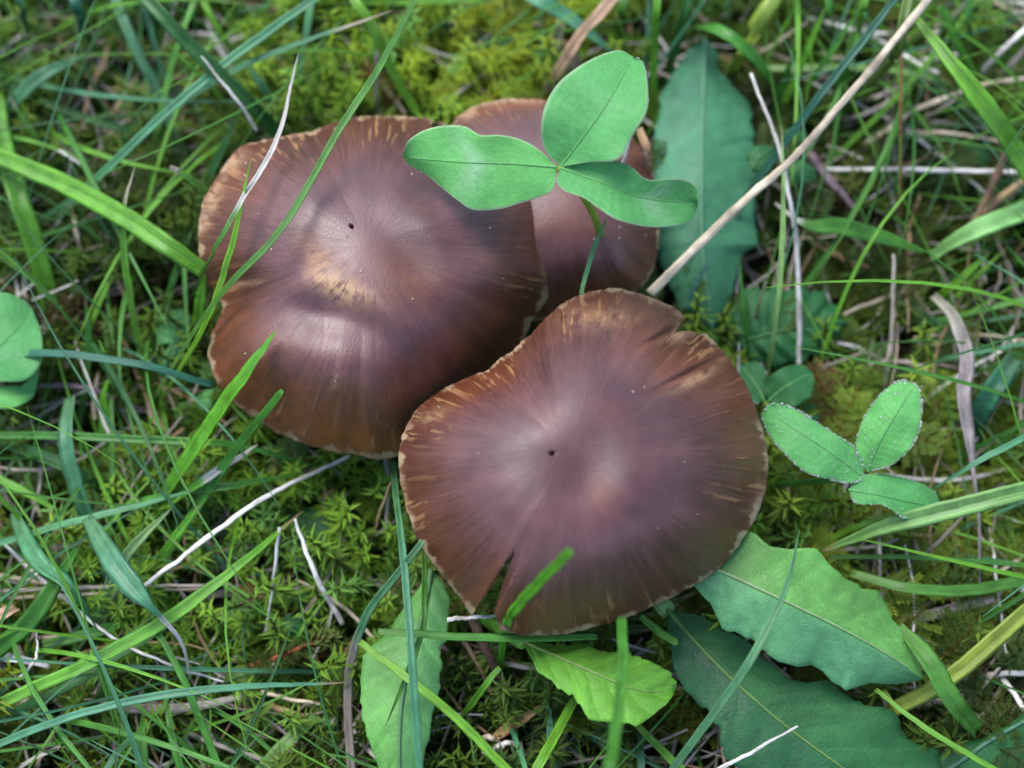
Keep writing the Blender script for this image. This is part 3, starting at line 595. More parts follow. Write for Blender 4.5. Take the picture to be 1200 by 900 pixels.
def grass(label, col, w, zs, pts, dead=None, dfrom=.85, tip='point', fold=None, roll=None, twist=0.0, group='green grass blades around the mushrooms', cat='grass blade', name='grass_blade', wprof=None, base=None):
    _k[0] += 1; r = np.random.default_rng(_k[0] * 13 + 1); n = max(26, int(len(pts) * 12))
    ctr = trace(pts, zs, n); t = np.linspace(0, 1, n)
    if wprof is None:
        wp = np.interp(t, (0, .25, .6, 1), (.75, .95, 1, .85)) * (np.clip((1 - t) / .35, 0, 1) ** .6 if tip == 'point' else np.where(t > .985, .6, 1))
        if tip == 'both': wp = np.clip(np.minimum(t, 1 - t) / .3, 0, 1) ** .65
    else: wp = np.interp(t, np.linspace(0, 1, len(wprof)), wprof)
    W = np.array([mpp(p) for p in ctr]) * w * np.maximum(wp, .06) * 1.06
    jit = np.cumsum(r.normal(0, .00005, (n, 3)), axis=0); jit -= np.linspace(0, 1, n)[:, None] * jit[-1]; ctr = ctr + jit * .6
    V, F, s, row, idx = blade_geo(ctr, W, r.uniform(.2, .55) if fold is None else fold, r.uniform(-.45, .45) if roll is None else roll, tip, twist)
    F = F.tolist(); F.append(tuple(int(q) for q in idx[0])); F.append(tuple(int(q) for q in idx[-1][::-1]))
    c0 = np.array(COL[col]) * r.uniform(.85, 1.15) * np.array((r.uniform(.85, 1.2), 1, r.uniform(.85, 1.15))); c = np.broadcast_to(c0, (n, 3)).copy()
    lo = np.clip(1 - t / .25, 0, 1)[:, None] * .35; c = c * (1 - lo) + np.array((.16, .22, .06)) * lo
    if not dead and tip == 'point' and r.random() < .4: dead, dfrom = 'tan', r.uniform(.92, .98)
    if dead:
        f = np.clip((t - dfrom) / .06 + .5, 0, 1)[:, None]; c = c * (1 - f) + np.array(COL[dead]) * f
    if base:
        f = np.clip((base[1] - t) / .06 + .5, 0, 1)[:, None]; c = c * (1 - f) + np.array(COL[base[0]]) * f
    L = np.r_[0, np.cumsum(np.linalg.norm(np.diff(ctr, axis=0), axis=1))] * 1e3
    col_v = c[row] * (1 - .22 * np.exp(-(s / .16) ** 2))[:, None]
    tc = np.stack([L[row], s, np.full(len(V), r.random() * 9)], 1)
    b = ctr[0].copy()
    o = mesh_obj(name, V, F, M_straw if col in STRAWS else M_grass, None, col_v, {'tc': tc}, base=b)
    return tag(o, label, cat, group)
STRAWS = {'straw', 'white', 'grey', 'tan', 'brown', 'orange', 'salmon', 'purple'}
def straw(label, col, w, zs, pts, group='dry straw stalks in the grass', name='straw_stalk', cat='straw', flat=.6, taper=(1, .9, .55), wob=.03, tipcol=None):
    _k[0] += 1; r = np.random.default_rng(_k[0] * 17 + 3); w = w * .78 if w < 9.5 else w; n = max(40, int(len(pts) * 16)); ctr = trace(pts, zs, n); t = np.linspace(0, 1, n)
    jit = np.cumsum(r.normal(0, .000035, (n, 3)), axis=0); jit -= np.linspace(0, 1, n)[:, None] * jit[-1]; ctr = ctr + jit
    rad = np.array([mpp(p) for p in ctr]) * w * .5 * np.interp(t, np.linspace(0, 1, len(taper)), taper) * (1 + .04 * np.sin(t * 40 + r.uniform(0, 6)))
    nodes = (.22, .63) if w >= 10 else ((r.uniform(.3, .7),) if w >= 7 else ())
    for q in nodes: rad = rad * (1 + .28 * np.exp(-((t - q) / .012) ** 2))
    V, F = tube(ctr, rad, 9, flat, wob); row = np.repeat(np.arange(n), 9); c0 = np.array(COL[col]) * r.uniform(.88, 1.1); c = np.broadcast_to(c0, (n, 3)).copy()
    c *= (1 + .18 * np.sin(t * r.uniform(6, 14) + r.uniform(0, 6)))[:, None]
    for q in nodes: c *= (1 - .5 * np.exp(-((t - q) / .016) ** 2))[:, None]
    if tipcol: f = np.clip((t - .6) / .3, 0, 1)[:, None]; c = c * (1 - f) + np.array(COL[tipcol]) * f
    L = np.r_[0, np.cumsum(np.linalg.norm(np.diff(ctr, axis=0), axis=1))] * 1e3
    tc = np.stack([L[row], np.tile(np.sin(np.linspace(0, 2 * math.pi, 9, endpoint=False)), n), np.full(len(V), r.random() * 9)], 1)
    o = mesh_obj(name, V, F, M_straw, None, c[row], {'tc': tc}, base=ctr[0].copy()); return tag(o, label, cat, group)
# ---- blades over and round the ridged cap
grass('long slender green blade arching over the whole ridged cap', 'mid', 9, (10, 40, 47, 46, 44, 38), [(180, 468), (255, 352), (330, 270), (400, 150), (450, 72), (490, -6)], roll=.1)
grass('short bright blade crossing the first blade over the ridged cap rim', 'bright', 9, (10, 30, 40, 47), [(190, 470), (238, 385), (268, 300), (294, 188)])
grass('thin blade with a long bleached white tip lying on the ridged cap', 'mid', 6.5, (20, 42, 45, 42, 38), [(226, 345), (250, 296), (284, 235), (327, 158), (350, 62)], dead='white', dfrom=.38)
grass('wide bright arching blade running up to the dented rim of the ridged cap', 'bright', 23, (22, 25, 29, 31, 28), [(-4, 182), (72, 214), (140, 252), (195, 288), (240, 318)], tip='blunt', fold=.35, roll=-.25, base=('pale', .16), wprof=(.6, .8, .95, 1, 1, .75))
grass('broad bright blade standing beneath the wide arching blade', 'bright', 24, (16, 18, 14, 6), [(2, 165), (22, 235), (44, 300), (70, 395)], tip='blunt')
grass('upright thin blade with a brown withered tip near the dented rim', 'bright', 8.5, (5, 14, 24, 30, 33), [(183, 468), (160, 385), (147, 300), (148, 236), (158, 196)], dead='straw', dfrom=.84)
grass('short cut blade with a white torn end touching the ridged cap', 'mid', 9, (26, 29, 31), [(246, 225), (222, 210), (199, 196)], dead='grey', dfrom=.78, tip='blunt')
grass('wide pointed blade leaning onto the lower rim of the ridged cap', 'bright', 23, (5, 18, 28, 38, 42), [(178, 610), (205, 562), (244, 502), (284, 445), (323, 388)], fold=.45, roll=.3)
grass('narrow blade with frayed pale tip before the lower rim of the ridged cap', 'mid', 11, (6, 16, 26, 36), [(165, 700), (233, 590), (283, 518), (331, 458)], tip='blunt')
grass('blade with a needle-sharp white dead tip below the ridged cap', 'bright', 10, (6, 14, 20, 22), [(165, 620), (195, 592), (242, 560), (302, 521)], dead='white', dfrom=.55)
grass('dark blue-green blade crossing the clover and reaching the ridged cap', 'deepteal', 9.5, (18, 23, 24, 20), [(-2, 417), (70, 414), (167, 427), (252, 452)], tip='blunt')
grass('straight horizontal green blade passing below the ridged cap', 'mid', 9.5, (14, 18, 19, 17, 11), [(0, 509), (100, 511), (217, 517), (280, 522), (380, 548)])
grass('twisted bright blade hanging beside the pale lobed leaf', 'bright', 14, (6, 12, 15, 16), [(126, 548), (121, 470), (128, 435), (116, 398)], twist=2.2)
grass('slim upright blade beside the twisted bright blade', 'mid', 8, (4, 12, 18), [(93, 497), (103, 418), (100, 345)])
grass('small bright blade tucked against the dent of the ridged cap', 'bright', 13, (8, 16, 22), [(228, 398), (234, 358), (240, 322)])
grass('short fine blade under the wide arching blade', 'mid', 5, (10, 16), [(193, 354), (207, 308)])
grass('small bright blade end showing between the two touching caps', 'bright', 12, (24, 31, 36), [(508, 152), (513, 138), (517, 122)])
# ---- blades above the ridged cap
grass('blue-green strap blade hanging down towards the ridged cap rim', 'teal', 13, (20, 18, 12, 7), [(137, 5), (162, 65), (197, 135), (230, 246)], tip='blunt')
grass('long pale blue-green blade slanting across the strap blade', 'teal', 10, (6, 20, 26, 28, 30), [(40, 262), (100, 222), (200, 127), (287, 57), (372, -2)])
grass('slanting blade with a pale dead tip that ends over the moss', 'teal', 8.5, (8, 18, 24, 28, 32), [(62, 262), (190, 140), (267, 87), (340, 55), (460, 12)], dead='straw', dfrom=.86)
grass('wide dark blade running straight down to the ridged cap', 'dark', 17, (33, 30, 26, 19), [(172, -3), (240, 67), (287, 113), (330, 160)], tip='blunt')
grass('thin upright blade behind the blue-green strap blade', 'mid', 10, (5, 13, 20, 24), [(165, 266), (180, 182), (200, 84), (229, -3)])
grass('grey-blue blade standing behind the white-tipped blade', 'teal', 10, (6, 14, 22), [(345, 156), (352, 80), (365, 2)])
grass('short broad teal blade dropping into the moss', 'deepteal', 15, (19, 14, 7), [(88, -3), (98, 32), (112, 66)], tip='blunt')
grass('long thin dark blade running behind all the slanting blades', 'dark', 8, (11, 13, 12, 7), [(-2, 96), (87, 133), (160, 155), (246, 186)])
grass('wide curved blue-green blade bending over the moss', 'teal', 19, (7, 17, 19, 13), [(-3, 150), (30, 106), (66, 80), (106, 64)])
grass('slender blade with a pale tip leaning against the wide arching blade', 'mid', 7.5, (7, 14, 18), [(76, 212), (45, 165), (12, 115)], dead='straw', dfrom=.9)
grass('fine light blade lying along the wide dark blade', 'bright', 6, (10, 24, 27), [(293, 148), (233, 88), (192, 48)])
grass('dark blade passing under the ridged cap from the moss', 'dark', 10, (6, 14, 20), [(210, 296), (247, 207), (285, 118)])
grass('blue-tinted blade lying behind the wide dark blade', 'teal', 9, (7, 14, 17), [(332, 146), (310, 105), (288, 74)])
grass('narrow green blade hanging into the slanting blades', 'bright', 8, (24, 21, 15), [(236, -3), (262, 45), (276, 70)])
grass('upright green blade between grey-blue blade and ridged cap', 'bright', 8, (5, 14, 20), [(378, 150), (372, 92), (364, 42)])
grass('dark narrow blue blade with a white broken end', 'deepteal', 10, (22, 15, 7), [(22, -2), (30, 30), (38, 66)], base=('white', .32))
grass('bright blade dropping from above into moss behind the ridged cap', 'bright', 13, (28, 25, 20, 12), [(414, -3), (438, 38), (455, 76), (490, 136)], tip='blunt')
grass('blue-green pointed blade reaching towards the salmon dry leaf', 'teal', 17, (20, 19, 18, 15), [(624, -4), (660, 16), (686, 35), (718, 62)])
# ---- behind the clover, top of the bed
grass('bright upright blade beside the big clover leaflet', 'bright', 9, (6, 20, 30), [(764, 152), (767, 60), (771, -3)])
grass('pale wide blade between straws and the big clover', 'mid', 12, (6, 14, 20), [(727, 62), (728, 30), (731, -3)])
grass('short blade poking out from under the big clover', 'mid', 9, (7, 13, 15), [(758, 160), (772, 138), (792, 108)])
grass('dark blade rising behind the bright upright blade', 'dark', 12, (6, 14, 22), [(772, 110), (790, 60), (806, -3)])
grass('blade curving over the foot of the broad blue-green leaf', 'mid', 15, (10, 22, 24, 20, 13), [(800, 36), (832, 32), (866, 50), (896, 82), (912, 112)])
grass('thick yellow-green grass stem bent above the broad blue-green leaf', 'yellowgreen', 20, (28, 25, 17, 8), [(908, -4), (884, 34), (868, 62), (854, 92)], tip='blunt', fold=-.5, wprof=(.9, 1, 1, .8))
grass('very long dark blue-green blade running beside the thick cream straw', 'deepteal', 9, (8, 20, 29, 34, 36), [(828, 306), (887, 213), (950, 127), (1013, 47), (1052, -3)], roll=0)
for k, (p, w, c, l) in enumerate([
    ([(908, 146), (940, 72), (968, 8)], 9, 'bright', 'bright blade leaning from the tuft beside the yellow-green stem'),
    ([(988, 72), (978, 35), (970, -3)], 9, 'mid', 'dark upright blade passing through the straw-crossed tuft'),
    ([(996, 66), (1006, 32), (1014, -3)], 10, 'bright', 'bright upright blade in the tuft with a hidden foot'),
    ([(925, 126), (962, 80), (1007, 8)], 7, 'mid', 'thin blade crossing the others in the tuft'),
    ([(902, 138), (918, 95), (934, 58)], 9, 'mid', 'lowest short blade of the tuft beside yellow-green stem'),
    ([(978, 118), (988, 96), (994, 78)], 15, 'mid', 'stubby wide blade at the heart of the tuft')]):
    grass(l, c, w, (6, 18, 26), p)
grass('olive blade curving down across the thick cream straw top', 'olive', 13, (8, 20, 34, 38), [(996, 120), (1027, 93), (1050, 58), (1065, -3)])
grass('broad bright strap blade slanting across the straw tangle', 'bright', 25, (36, 38, 34, 26), [(1072, 20), (1118, 78), (1166, 142), (1204, 198)], fold=.4, tip='blunt', wprof=(.3, .9, 1, 1))
grass('bright folded blade behind the broad strap blade', 'bright', 16, (10, 22, 28), [(1150, 98), (1120, 50), (1101, 8)], fold=.8, tip='blunt')
grass('narrow upright blade beside the bright folded blade', 'mid', 9, (10, 20, 25), [(1138, 70), (1136, 38), (1134, 4)], tip='blunt')
grass('pale flattened blade lying level through the straw tangle', 'pale', 9, (12, 15, 15, 12), [(896, 80), (983, 80), (1053, 84), (1120, 98)])
grass('short leaf-like blade with a dried white stub on the moss', 'mid', 22, (14, 17, 16, 11), [(908, 238), (945, 262), (1000, 270), (1084, 296)], wprof=(.12, .25, .85, 1, .9, .55, .1), base=('white', .2), fold=.15)
grass('wide light blade curving in beside the leaf-like blade', 'pale', 25, (20, 22, 19, 13), [(1204, 246), (1160, 264), (1120, 283), (1090, 302)], tip='blunt', wprof=(1, 1, .95, .5))
grass('fine upright blade standing before the broad blue-green leaf', 'mid', 5, (5, 18, 22), [(880, 452), (872, 370), (866, 296)])
grass('long fine pale blade rising past the crinkled leaf', 'pale', 6, (5, 20, 27, 30), [(893, 472), (910, 366), (918, 260), (916, 146)])
grass('thin blade lying on the foot of the broad blue-green leaf', 'deepteal', 6, (18, 20, 21), [(805, 362), (822, 320), (842, 288)])
grass('thin blue-green blade hanging before the half-hidden mushroom', 'teal', 6, (36, 38, 44), [(681, 345), (692, 305), (712, 254)])
grass('bright pair blade reaching the withered grey leaf', 'bright', 9, (6, 14, 18), [(1088, 358), (1120, 330), (1162, 294)])
grass('thin companion blade under the one reaching the withered leaf', 'bright', 6, (5, 10, 14), [(1094, 368), (1130, 338), (1180, 290)])
grass('dark dewy blue-green blade behind the withered grey leaf', 'deepteal', 24, (14, 14, 10, 5), [(1190, 418), (1162, 458), (1144, 492), (1136, 518)], tip='blunt')
# ---- right / lower right of the torn cap
grass('thin blue-green blade pointing at the lowest dewy leaflet', 'teal', 8, (24, 23, 19), [(1203, 512), (1140, 546), (1092, 574)])
grass('wide light blade sweeping in below the dewy clover', 'pale', 22, (27, 26, 22, 14), [(1203, 572), (1130, 592), (1050, 614), (962, 646)])
grass('narrow green blade rising under the wide light sweeping blade', 'bright', 8, (8, 14, 17), [(956, 640), (1005, 617), (1056, 598)])
grass('hair-thin level blade below the wide sweeping blade', 'mid', 5.5, (13, 15, 16), [(970, 653), (1067, 653), (1204, 663)])
grass('level dark blade bowed over the pale grey straw', 'mid', 14, (13, 16, 15, 14), [(996, 672), (1060, 690), (1130, 694), (1204, 682)])
grass('blue-green blade slanting across both toothed leaves by the torn cap', 'teal', 10, (22, 34, 36, 38), [(790, 900), (866, 794), (917, 700), (937, 622)], roll=.2)
grass('wide dark blade bending down from the toothed leaf tip', 'mid', 23, (20, 23, 22, 15), [(1054, 732), (1088, 772), (1118, 824), (1146, 858)], tip='blunt', wprof=(.4, .9, 1, 1, .8), fold=.5)
grass('yellowing strap blade ending under the toothed green leaf', 'yellowgreen', 20, (20, 19, 17, 13), [(1204, 716), (1165, 750), (1102, 800), (1042, 834)], tip='blunt', fold=.3)
grass('thin bright blade lying over the large dark lobed leaf', 'bright', 7, (19, 22, 23), [(1026, 808), (1085, 854), (1166, 902)])
# ---- below the torn cap
grass('blurred bright blade rising high before the torn cap', 'bright', 12, (8, 30, 48, 66), [(586, 790), (591, 740), (615, 700), (668, 646)], tip='blunt', wprof=(.6, .8, 1, 1, .9))
grass('thin stalk-like blade bent below the blurred bright blade', 'bright', 8, (22, 20, 10), [(586, 782), (568, 806), (536, 846)])
grass('level green blade with blunt end along the torn cap edge', 'mid', 10, (30, 30, 29, 26), [(443, 740), (533, 747), (633, 748), (700, 746)], tip='blunt')
grass('tall blue-green blade hanging straight over the pale toothed leaf', 'teal', 9.5, (16, 30, 34, 36, 34), [(460, 540), (470, 620), (477, 690), (483, 770), (492, 902)])
grass('blue-green blade withering into a straw-coloured tail', 'teal', 10, (36, 31, 24, 18, 14, 12), [(495, 634), (465, 672), (434, 710), (416, 756), (407, 806), (410, 902)], dead='grey', dfrom=.33, tip='blunt')
grass('thin hanging blade crossing the pale toothed leaf', 'mid', 7, (22, 28, 28, 24), [(497, 634), (498, 700), (492, 748), (452, 850)])
grass('slanting green blade below the pale toothed leaf', 'bright', 10, (26, 30, 29, 27), [(422, 752), (490, 804), (543, 850), (596, 904)], tip='point')
grass('blurred upright blade crossing the bright ragged leaf', 'mid', 13, (62, 58, 48, 40), [(712, 904), (720, 866), (730, 780), (728, 722)], tip='blunt')
grass('pale upright blade below the bright ragged leaf', 'teal', 9, (10, 14, 15), [(650, 902), (645, 866), (642, 798)])
grass('short bright blade slanting below the bright ragged leaf', 'bright', 12, (22, 20, 16), [(628, 902), (650, 862), (676, 816)], tip='blunt')
grass('stub of a blade cut off beside the torn cap', 'mid', 9, (18, 20, 22), [(750, 722), (770, 738), (794, 754)], tip='blunt')
grass('blade diving under the tip of the bright ragged leaf', 'bright', 10, (14, 15, 16), [(745, 848), (768, 872), (800, 904)])
grass('thin upright blade below the tip of the ragged leaf', 'teal', 9, (6, 13, 16), [(748, 850), (749, 874), (750, 903)])
grass('blade lying in shade beside the brown stalk', 'mid', 7, (6, 10, 9), [(608, 798), (630, 806), (652, 810)])
# ---- lower left
grass('blue-green wide blade standing bent below the flat clover', 'teal', 22, (16, 18, 15, 10), [(82, 465), (78, 517), (90, 572), (110, 628)], tip='blunt')
grass('dark wide blade slanting under the horizontal green blade', 'dark', 15, (10, 12, 11, 6), [(-3, 516), (67, 543), (110, 566), (150, 590)])
grass('bright narrow blade slipping under the dark wide blade', 'bright', 10, (13, 13, 11), [(-3, 562), (40, 583), (80, 606)])
grass('arched blade running level under the white straw', 'mid', 11, (8, 15, 18, 13), [(98, 606), (200, 579), (267, 570), (356, 556)])
grass('long blue-green blade slanting in under the wide pointed blade', 'teal', 11, (13, 18, 20, 18), [(-3, 638), (67, 617), (140, 598), (235, 572)])
grass('wide blue-green blade that withers to a curled white tail', 'teal', 27, (22, 28, 29, 26, 22, 16), [(102, 606), (130, 652), (165, 698), (192, 728), (213, 755), (222, 792)], dead='white', dfrom=.66, wprof=(.5, .85, 1, .95, .3, .2, .15, .1), fold=.2)
grass('long low blue-green blade sweeping below the white diagonal straw', 'teal', 9.5, (20, 23, 24, 24, 20), [(-4, 874), (67, 847), (167, 820), (267, 807), (408, 800)])
grass('long green blade running diagonally below the withering wide blade', 'bright', 16, (16, 20, 22, 22, 16), [(-4, 828), (100, 780), (200, 723), (283, 660), (356, 598)], fold=.5)
grass('dark companion blade beneath the long diagonal green blade', 'dark', 14, (12, 15, 15, 12), [(-4, 846), (80, 805), (150, 762), (220, 720)])
grass('broad blade crossing behind the twisted blue-green blade', 'mid', 21, (13, 16, 17, 14), [(-4, 762), (33, 730), (63, 687), (96, 632)])
grass('twisted blue-green blade with a narrow waist in the moss', 'teal', 20, (12, 20, 22, 16), [(15, 598), (43, 655), (83, 690), (116, 740)], twist=1.6)
grass('pale slim blade leaning behind the withering wide blade', 'pale', 12, (8, 16, 20), [(118, 734), (147, 654), (200, 596)])
grass('thin bright blade leaning behind the cream straw', 'bright', 9, (7, 15, 20), [(165, 684), (198, 640), (236, 590)])
grass('slim green blade falling away from the withered tail', 'mid', 9, (21, 20, 17), [(182, 734), (218, 802), (260, 906)], tip='blunt')
grass('short upright blade ending below the withered tail', 'mid', 11, (15, 15, 13), [(212, 904), (198, 854), (193, 786)])
grass('stout upright blade beside the grey flattened straw', 'mid', 15, (13, 13, 9), [(168, 904), (167, 866), (168, 830)])
grass('blue blade curving out from under the grey flattened straw', 'teal', 10, (15, 13, 8), [(122, 904), (150, 868), (194, 842)])
grass('pale folded blade end lying beside the bright moss tuft', 'pale', 18, (12, 13, 10), [(312, 896), (342, 866), (374, 840)], tip='blunt', fold=.7)
grass('thin level blade beneath the diagonal green blade', 'mid', 13, (10, 11, 8), [(50, 756), (110, 742), (168, 722)])
grass('thin green blade sunk in moss below white diagonal straw', 'mid', 7, (5, 9, 11), [(60, 880), (84, 846), (96, 806)])
# ---- straws
straw('thick cream straw leaning diagonally from the half-hidden mushroom', 'straw', 10.5, (24, 30, 33, 36, 38, 40), [(762, 344), (867, 240), (933, 180), (987, 120), (1047, 50), (1084, 4)], taper=(1.1, .95, .9, .9, 1))
straw('white straw standing beside the broad blue-green leaf, curving down', 'white', 8, (10, 18, 24, 26, 27), [(936, 428), (934, 300), (923, 227), (910, 167), (880, 86)])
straw('straight white straw lying level across the dark moss', 'white', 8, (13, 14, 15), [(962, 198), (1080, 199), (1204, 202)], taper=(.8, 1, 1))
straw('orange-brown upright stalk in front of the level white straw', 'orange', 5.5, (5, 20, 30), [(1055, 276), (1056, 167), (1057, 42)])
straw('purplish brown broken stalk below the thick cream straw', 'purple', 11, (10, 14, 12), [(946, 176), (967, 204), (1004, 246)], name='broken_stalk', cat='stalk')
straw('pale straw slanting behind the broad strap blade', 'white', 8, (10, 15, 16), [(1148, 86), (1175, 60), (1204, 35)])
straw('bent straw running under the broad strap blade', 'straw', 8.5, (9, 15, 19), [(1062, 132), (1148, 101), (1204, 92)])
straw('cream straw lying level near the orange-brown stalk', 'straw', 7.5, (9, 11, 11), [(1062, 154), (1115, 157), (1176, 166)])
straw('thin greyish straw just above the cream level straw', 'grey', 6, (8, 10, 9), [(1060, 148), (1110, 144), (1164, 153)])
straw('straw slanting under the level white straw', 'white', 6.5, (10, 11, 8), [(1062, 152), (1118, 198), (1164, 234)])
straw('grey straw rising past the dewy clover leaflet tip', 'grey', 8, (6, 12, 15), [(1036, 458), (1045, 384), (1047, 298)])
straw('small brown twig leaning beside the crinkled leaf', 'brown', 6.5, (4, 12, 16), [(866, 412), (884, 368), (897, 330)], name='twig', cat='twig', tipcol='grey')
grass('withered grey-brown leaf strip hanging down beside the dark moss', 'grey', 17, (15, 18, 18, 17, 15, 13, 12), [(1094, 346), (1116, 372), (1132, 418), (1128, 466), (1138, 540), (1146, 600), (1148, 715)], wprof=(.5, .9, 1, .95, .4, .28, .26, .24), twist=1.0, fold=.6, cat='dead leaf', name='withered_leaf', group='dry straw stalks in the grass')
straw('brown twisted stalk at the margin of the dark moss', 'brown', 10, (12, 16, 14), [(1184, 168), (1164, 215), (1142, 260)], tipcol='tan', name='dead_stalk', cat='stalk')
straw('tan stalk crossing the brown twisted stalk', 'tan', 10, (10, 14, 15), [(1136, 268), (1168, 236), (1204, 210)], name='dead_stalk', cat='stalk')
straw('thin straw upright beside the wide sweeping blade', 'white', 5, (8, 12, 10), [(1159, 618), (1168, 690), (1181, 772)])
straw('thin straw behind the hair-thin level blade', 'grey', 6, (7, 11, 10), [(1029, 600), (1032, 650), (1034, 705)])
straw('grey straw slanting in shade below the dewy clover', 'grey', 8, (6, 9, 8), [(1066, 616), (1078, 648), (1090, 682)])
straw('thick pale grey straw with splintered end under the bowed blade', 'grey', 15, (7, 11, 13), [(1046, 730), (1100, 717), (1165, 702)])
straw('white straw lying on the large dark lobed leaf', 'white', 7, (20, 21, 22), [(842, 899), (880, 880), (935, 851)])
straw('brown stalk standing beside the toothed green leaf top', 'tan', 6, (8, 14), [(920, 642), (924, 562)])
straw('pale straw bridging the tear below the torn cap', 'white', 7, (24, 25, 25), [(524, 726), (555, 724), (588, 720)])
straw('brown stalk sunk below the tear of the cap', 'brown', 12, (20, 14, 6), [(552, 722), (578, 778), (606, 834)], name='dead_stalk', cat='stalk')
straw('thin brown stalk beside the sunken brown stalk', 'tan', 7, (14, 10, 6), [(540, 745), (566, 790), (584, 830)], name='dead_stalk', cat='stalk')
grass('torn tan leaf scrap lying below the bright ragged leaf', 'tan', 15, (9, 11, 12), [(575, 868), (600, 850), (635, 828)], cat='dead leaf', name='dry_leaf_scrap', group='dry leaf scraps', wprof=(.5, 1, .9, .3))
straw('straw running level below the ragged leaf towards the dark leaf', 'grey', 6, (7, 10, 11), [(655, 898), (743, 880), (806, 855)])
straw('tan straw standing under the ridged cap beside the torn cap', 'tan', 7, (4, 14, 20), [(433, 645), (446, 602), (458, 565)])
straw('long white straw running from under the ridged cap', 'white', 8, (16, 18, 19, 17), [(410, 533), (334, 570), (280, 600), (168, 688)], taper=(.6, .9, 1, .8))
straw('white diagonal straw passing under the withering wide blade', 'white', 6, (9, 13, 15, 15, 14), [(4, 636), (67, 693), (133, 747), (193, 775), (262, 799)])
straw('pair of flattened level straws, upper strand, below the blades', 'grey', 7, (9, 12, 12), [(-3, 692), (133, 688), (272, 685)])
straw('pair of flattened level straws, lower strand, below the blades', 'straw', 6, (8, 11, 9), [(-3, 700), (120, 694), (240, 690)])
straw('white crooked straw hanging free below the ridged cap', 'white', 5.5, (19, 15, 9), [(328, 618), (322, 668), (310, 742)])
straw('white forked straw leaning beside the crooked one', 'white', 8, (21, 17, 10), [(346, 608), (370, 672), (402, 732)], taper=(.6, 1, 1))
straw('fine straw crossing behind the two white hanging straws', 'grey', 5, (8, 10, 8), [(306, 608), (336, 642), (366, 678)])
straw('brown curled tendril in moss below the long white straw', 'tan', 5.5, (6, 10, 11, 10, 9), [(256, 668), (238, 672), (222, 660), (218, 630), (236, 605)], name='curled_tendril', cat='stalk')
straw('grey straw stub behind the curled tendril', 'grey', 11, (6, 9, 10), [(266, 666), (246, 642), (232, 622)])
straw('grey flattened straw lying below the sweeping blue-green blade', 'grey', 13, (8, 11, 10), [(140, 829), (215, 830), (292, 816)])
straw('thin straw leading to the grey flattened straw', 'straw', 5, (9, 11, 10), [(64, 818), (100, 820), (140, 824)])
straw('straw lying low beneath the stout upright blade', 'grey', 8.5, (8, 10, 11), [(215, 856), (268, 878), (336, 900)])
straw('straw crossing above the pale folded blade end', 'straw', 6.5, (9, 11, 10), [(300, 809), (340, 818), (388, 828)])
straw('frayed tan straw end beside the bright moss tuft', 'tan', 9, (8, 10, 9), [(308, 825), (335, 833), (368, 842)])
straw('short white straw on moss below the wide arching blade', 'white', 4, (12, 15), [(38, 352), (92, 329)])
straw('white curled tendril hooked over moss by the wide arching blade', 'white', 4, (13, 17, 17, 13), [(60, 186), (70, 177), (100, 197), (129, 226)], name='curled_tendril', cat='stalk')
straw('white hair-thin straw standing behind the hooked tendril', 'white', 3.2, (10, 15), [(82, 216), (83, 158)])
straw('pale shrivelled straw below the hooked tendril', 'straw', 7, (9, 12, 10), [(86, 246), (90, 272), (98, 300)])
straw('thin white straw lying along the wide dark blade', 'white', 5, (25, 30, 31), [(301, 154), (272, 112), (236, 66)], taper=(1, 1, .5))
straw('brown upright straw behind the rim of the ridged cap', 'grey', 7, (6, 16, 21), [(441, 138), (442, 86), (443, 28)])
straw('level grey straw half buried in moss beneath slanting blades', 'grey', 11, (6, 8, 7), [(-3, 60), (60, 56), (116, 52)])
straw('second grey straw beside the half-buried one', 'grey', 9, (6, 8, 7), [(40, 72), (110, 66), (176, 58)])
straw('tan bent stalk standing in moss by the blue-green strap blade', 'tan', 6, (4, 9, 12, 10), [(140, 170), (136, 132), (148, 112), (172, 106)])
straw('pale straw leaning in the bright moss behind the caps', 'straw', 7, (7, 11), [(562, 34), (602, 8)])
straw('pale straw slanting the other way in the bright moss', 'straw', 7, (10, 11), [(578, -3), (632, 30)])
straw('grey straw lying in moss between cap rim and clover', 'grey', 6, (9, 11), [(512, 124), (570, 85)])
straw('upright grey straw behind the salmon dry leaf', 'grey', 9, (8, 16), [(640, 108), (655, 24)])
straw('second upright straw beside the grey one by the salmon leaf', 'straw', 6, (8, 15), [(648, 108), (662, 20)])
grass('curled salmon-coloured dry leaf standing behind the big clover', 'salmon', 14, (8, 16, 22, 26), [(640, 114), (656, 80), (682, 40), (713, 6)], fold=.7, cat='dead leaf', name='dry_leaf', group='dry leaf scraps')
grass('short tan dry leaf tip beside the salmon dry leaf', 'tan', 13, (14, 18, 20), [(682, 86), (672, 66), (660, 46)], fold=.7, cat='dead leaf', name='dry_leaf', group='dry leaf scraps')
grass('narrow tan dry leaf curling down beside the big clover', 'tan', 11, (28, 27, 20), [(748, 150), (758, 178), (764, 210)], fold=.6, cat='dead leaf', name='dry_leaf', group='dry leaf scraps')
straw('small white straw tip poking out under the big clover', 'white', 5.5, (40, 46), [(729, 192), (741, 152)])
straw('grey-purple stem running level through the moss', 'purple', 9, (8, 11, 11, 7), [(43, 453), (80, 452), (115, 457), (170, 482)], name='dead_stalk', cat='stalk')
straw('tan straw rising slantwise to the drooping pale leaf', 'tan', 9, (5, 9, 8), [(126, 568), (170, 534), (216, 502)])
straw('second tan straw crossing below the drooping pale leaf', 'straw', 6, (5, 9, 8), [(140, 552), (180, 530), (226, 515)])
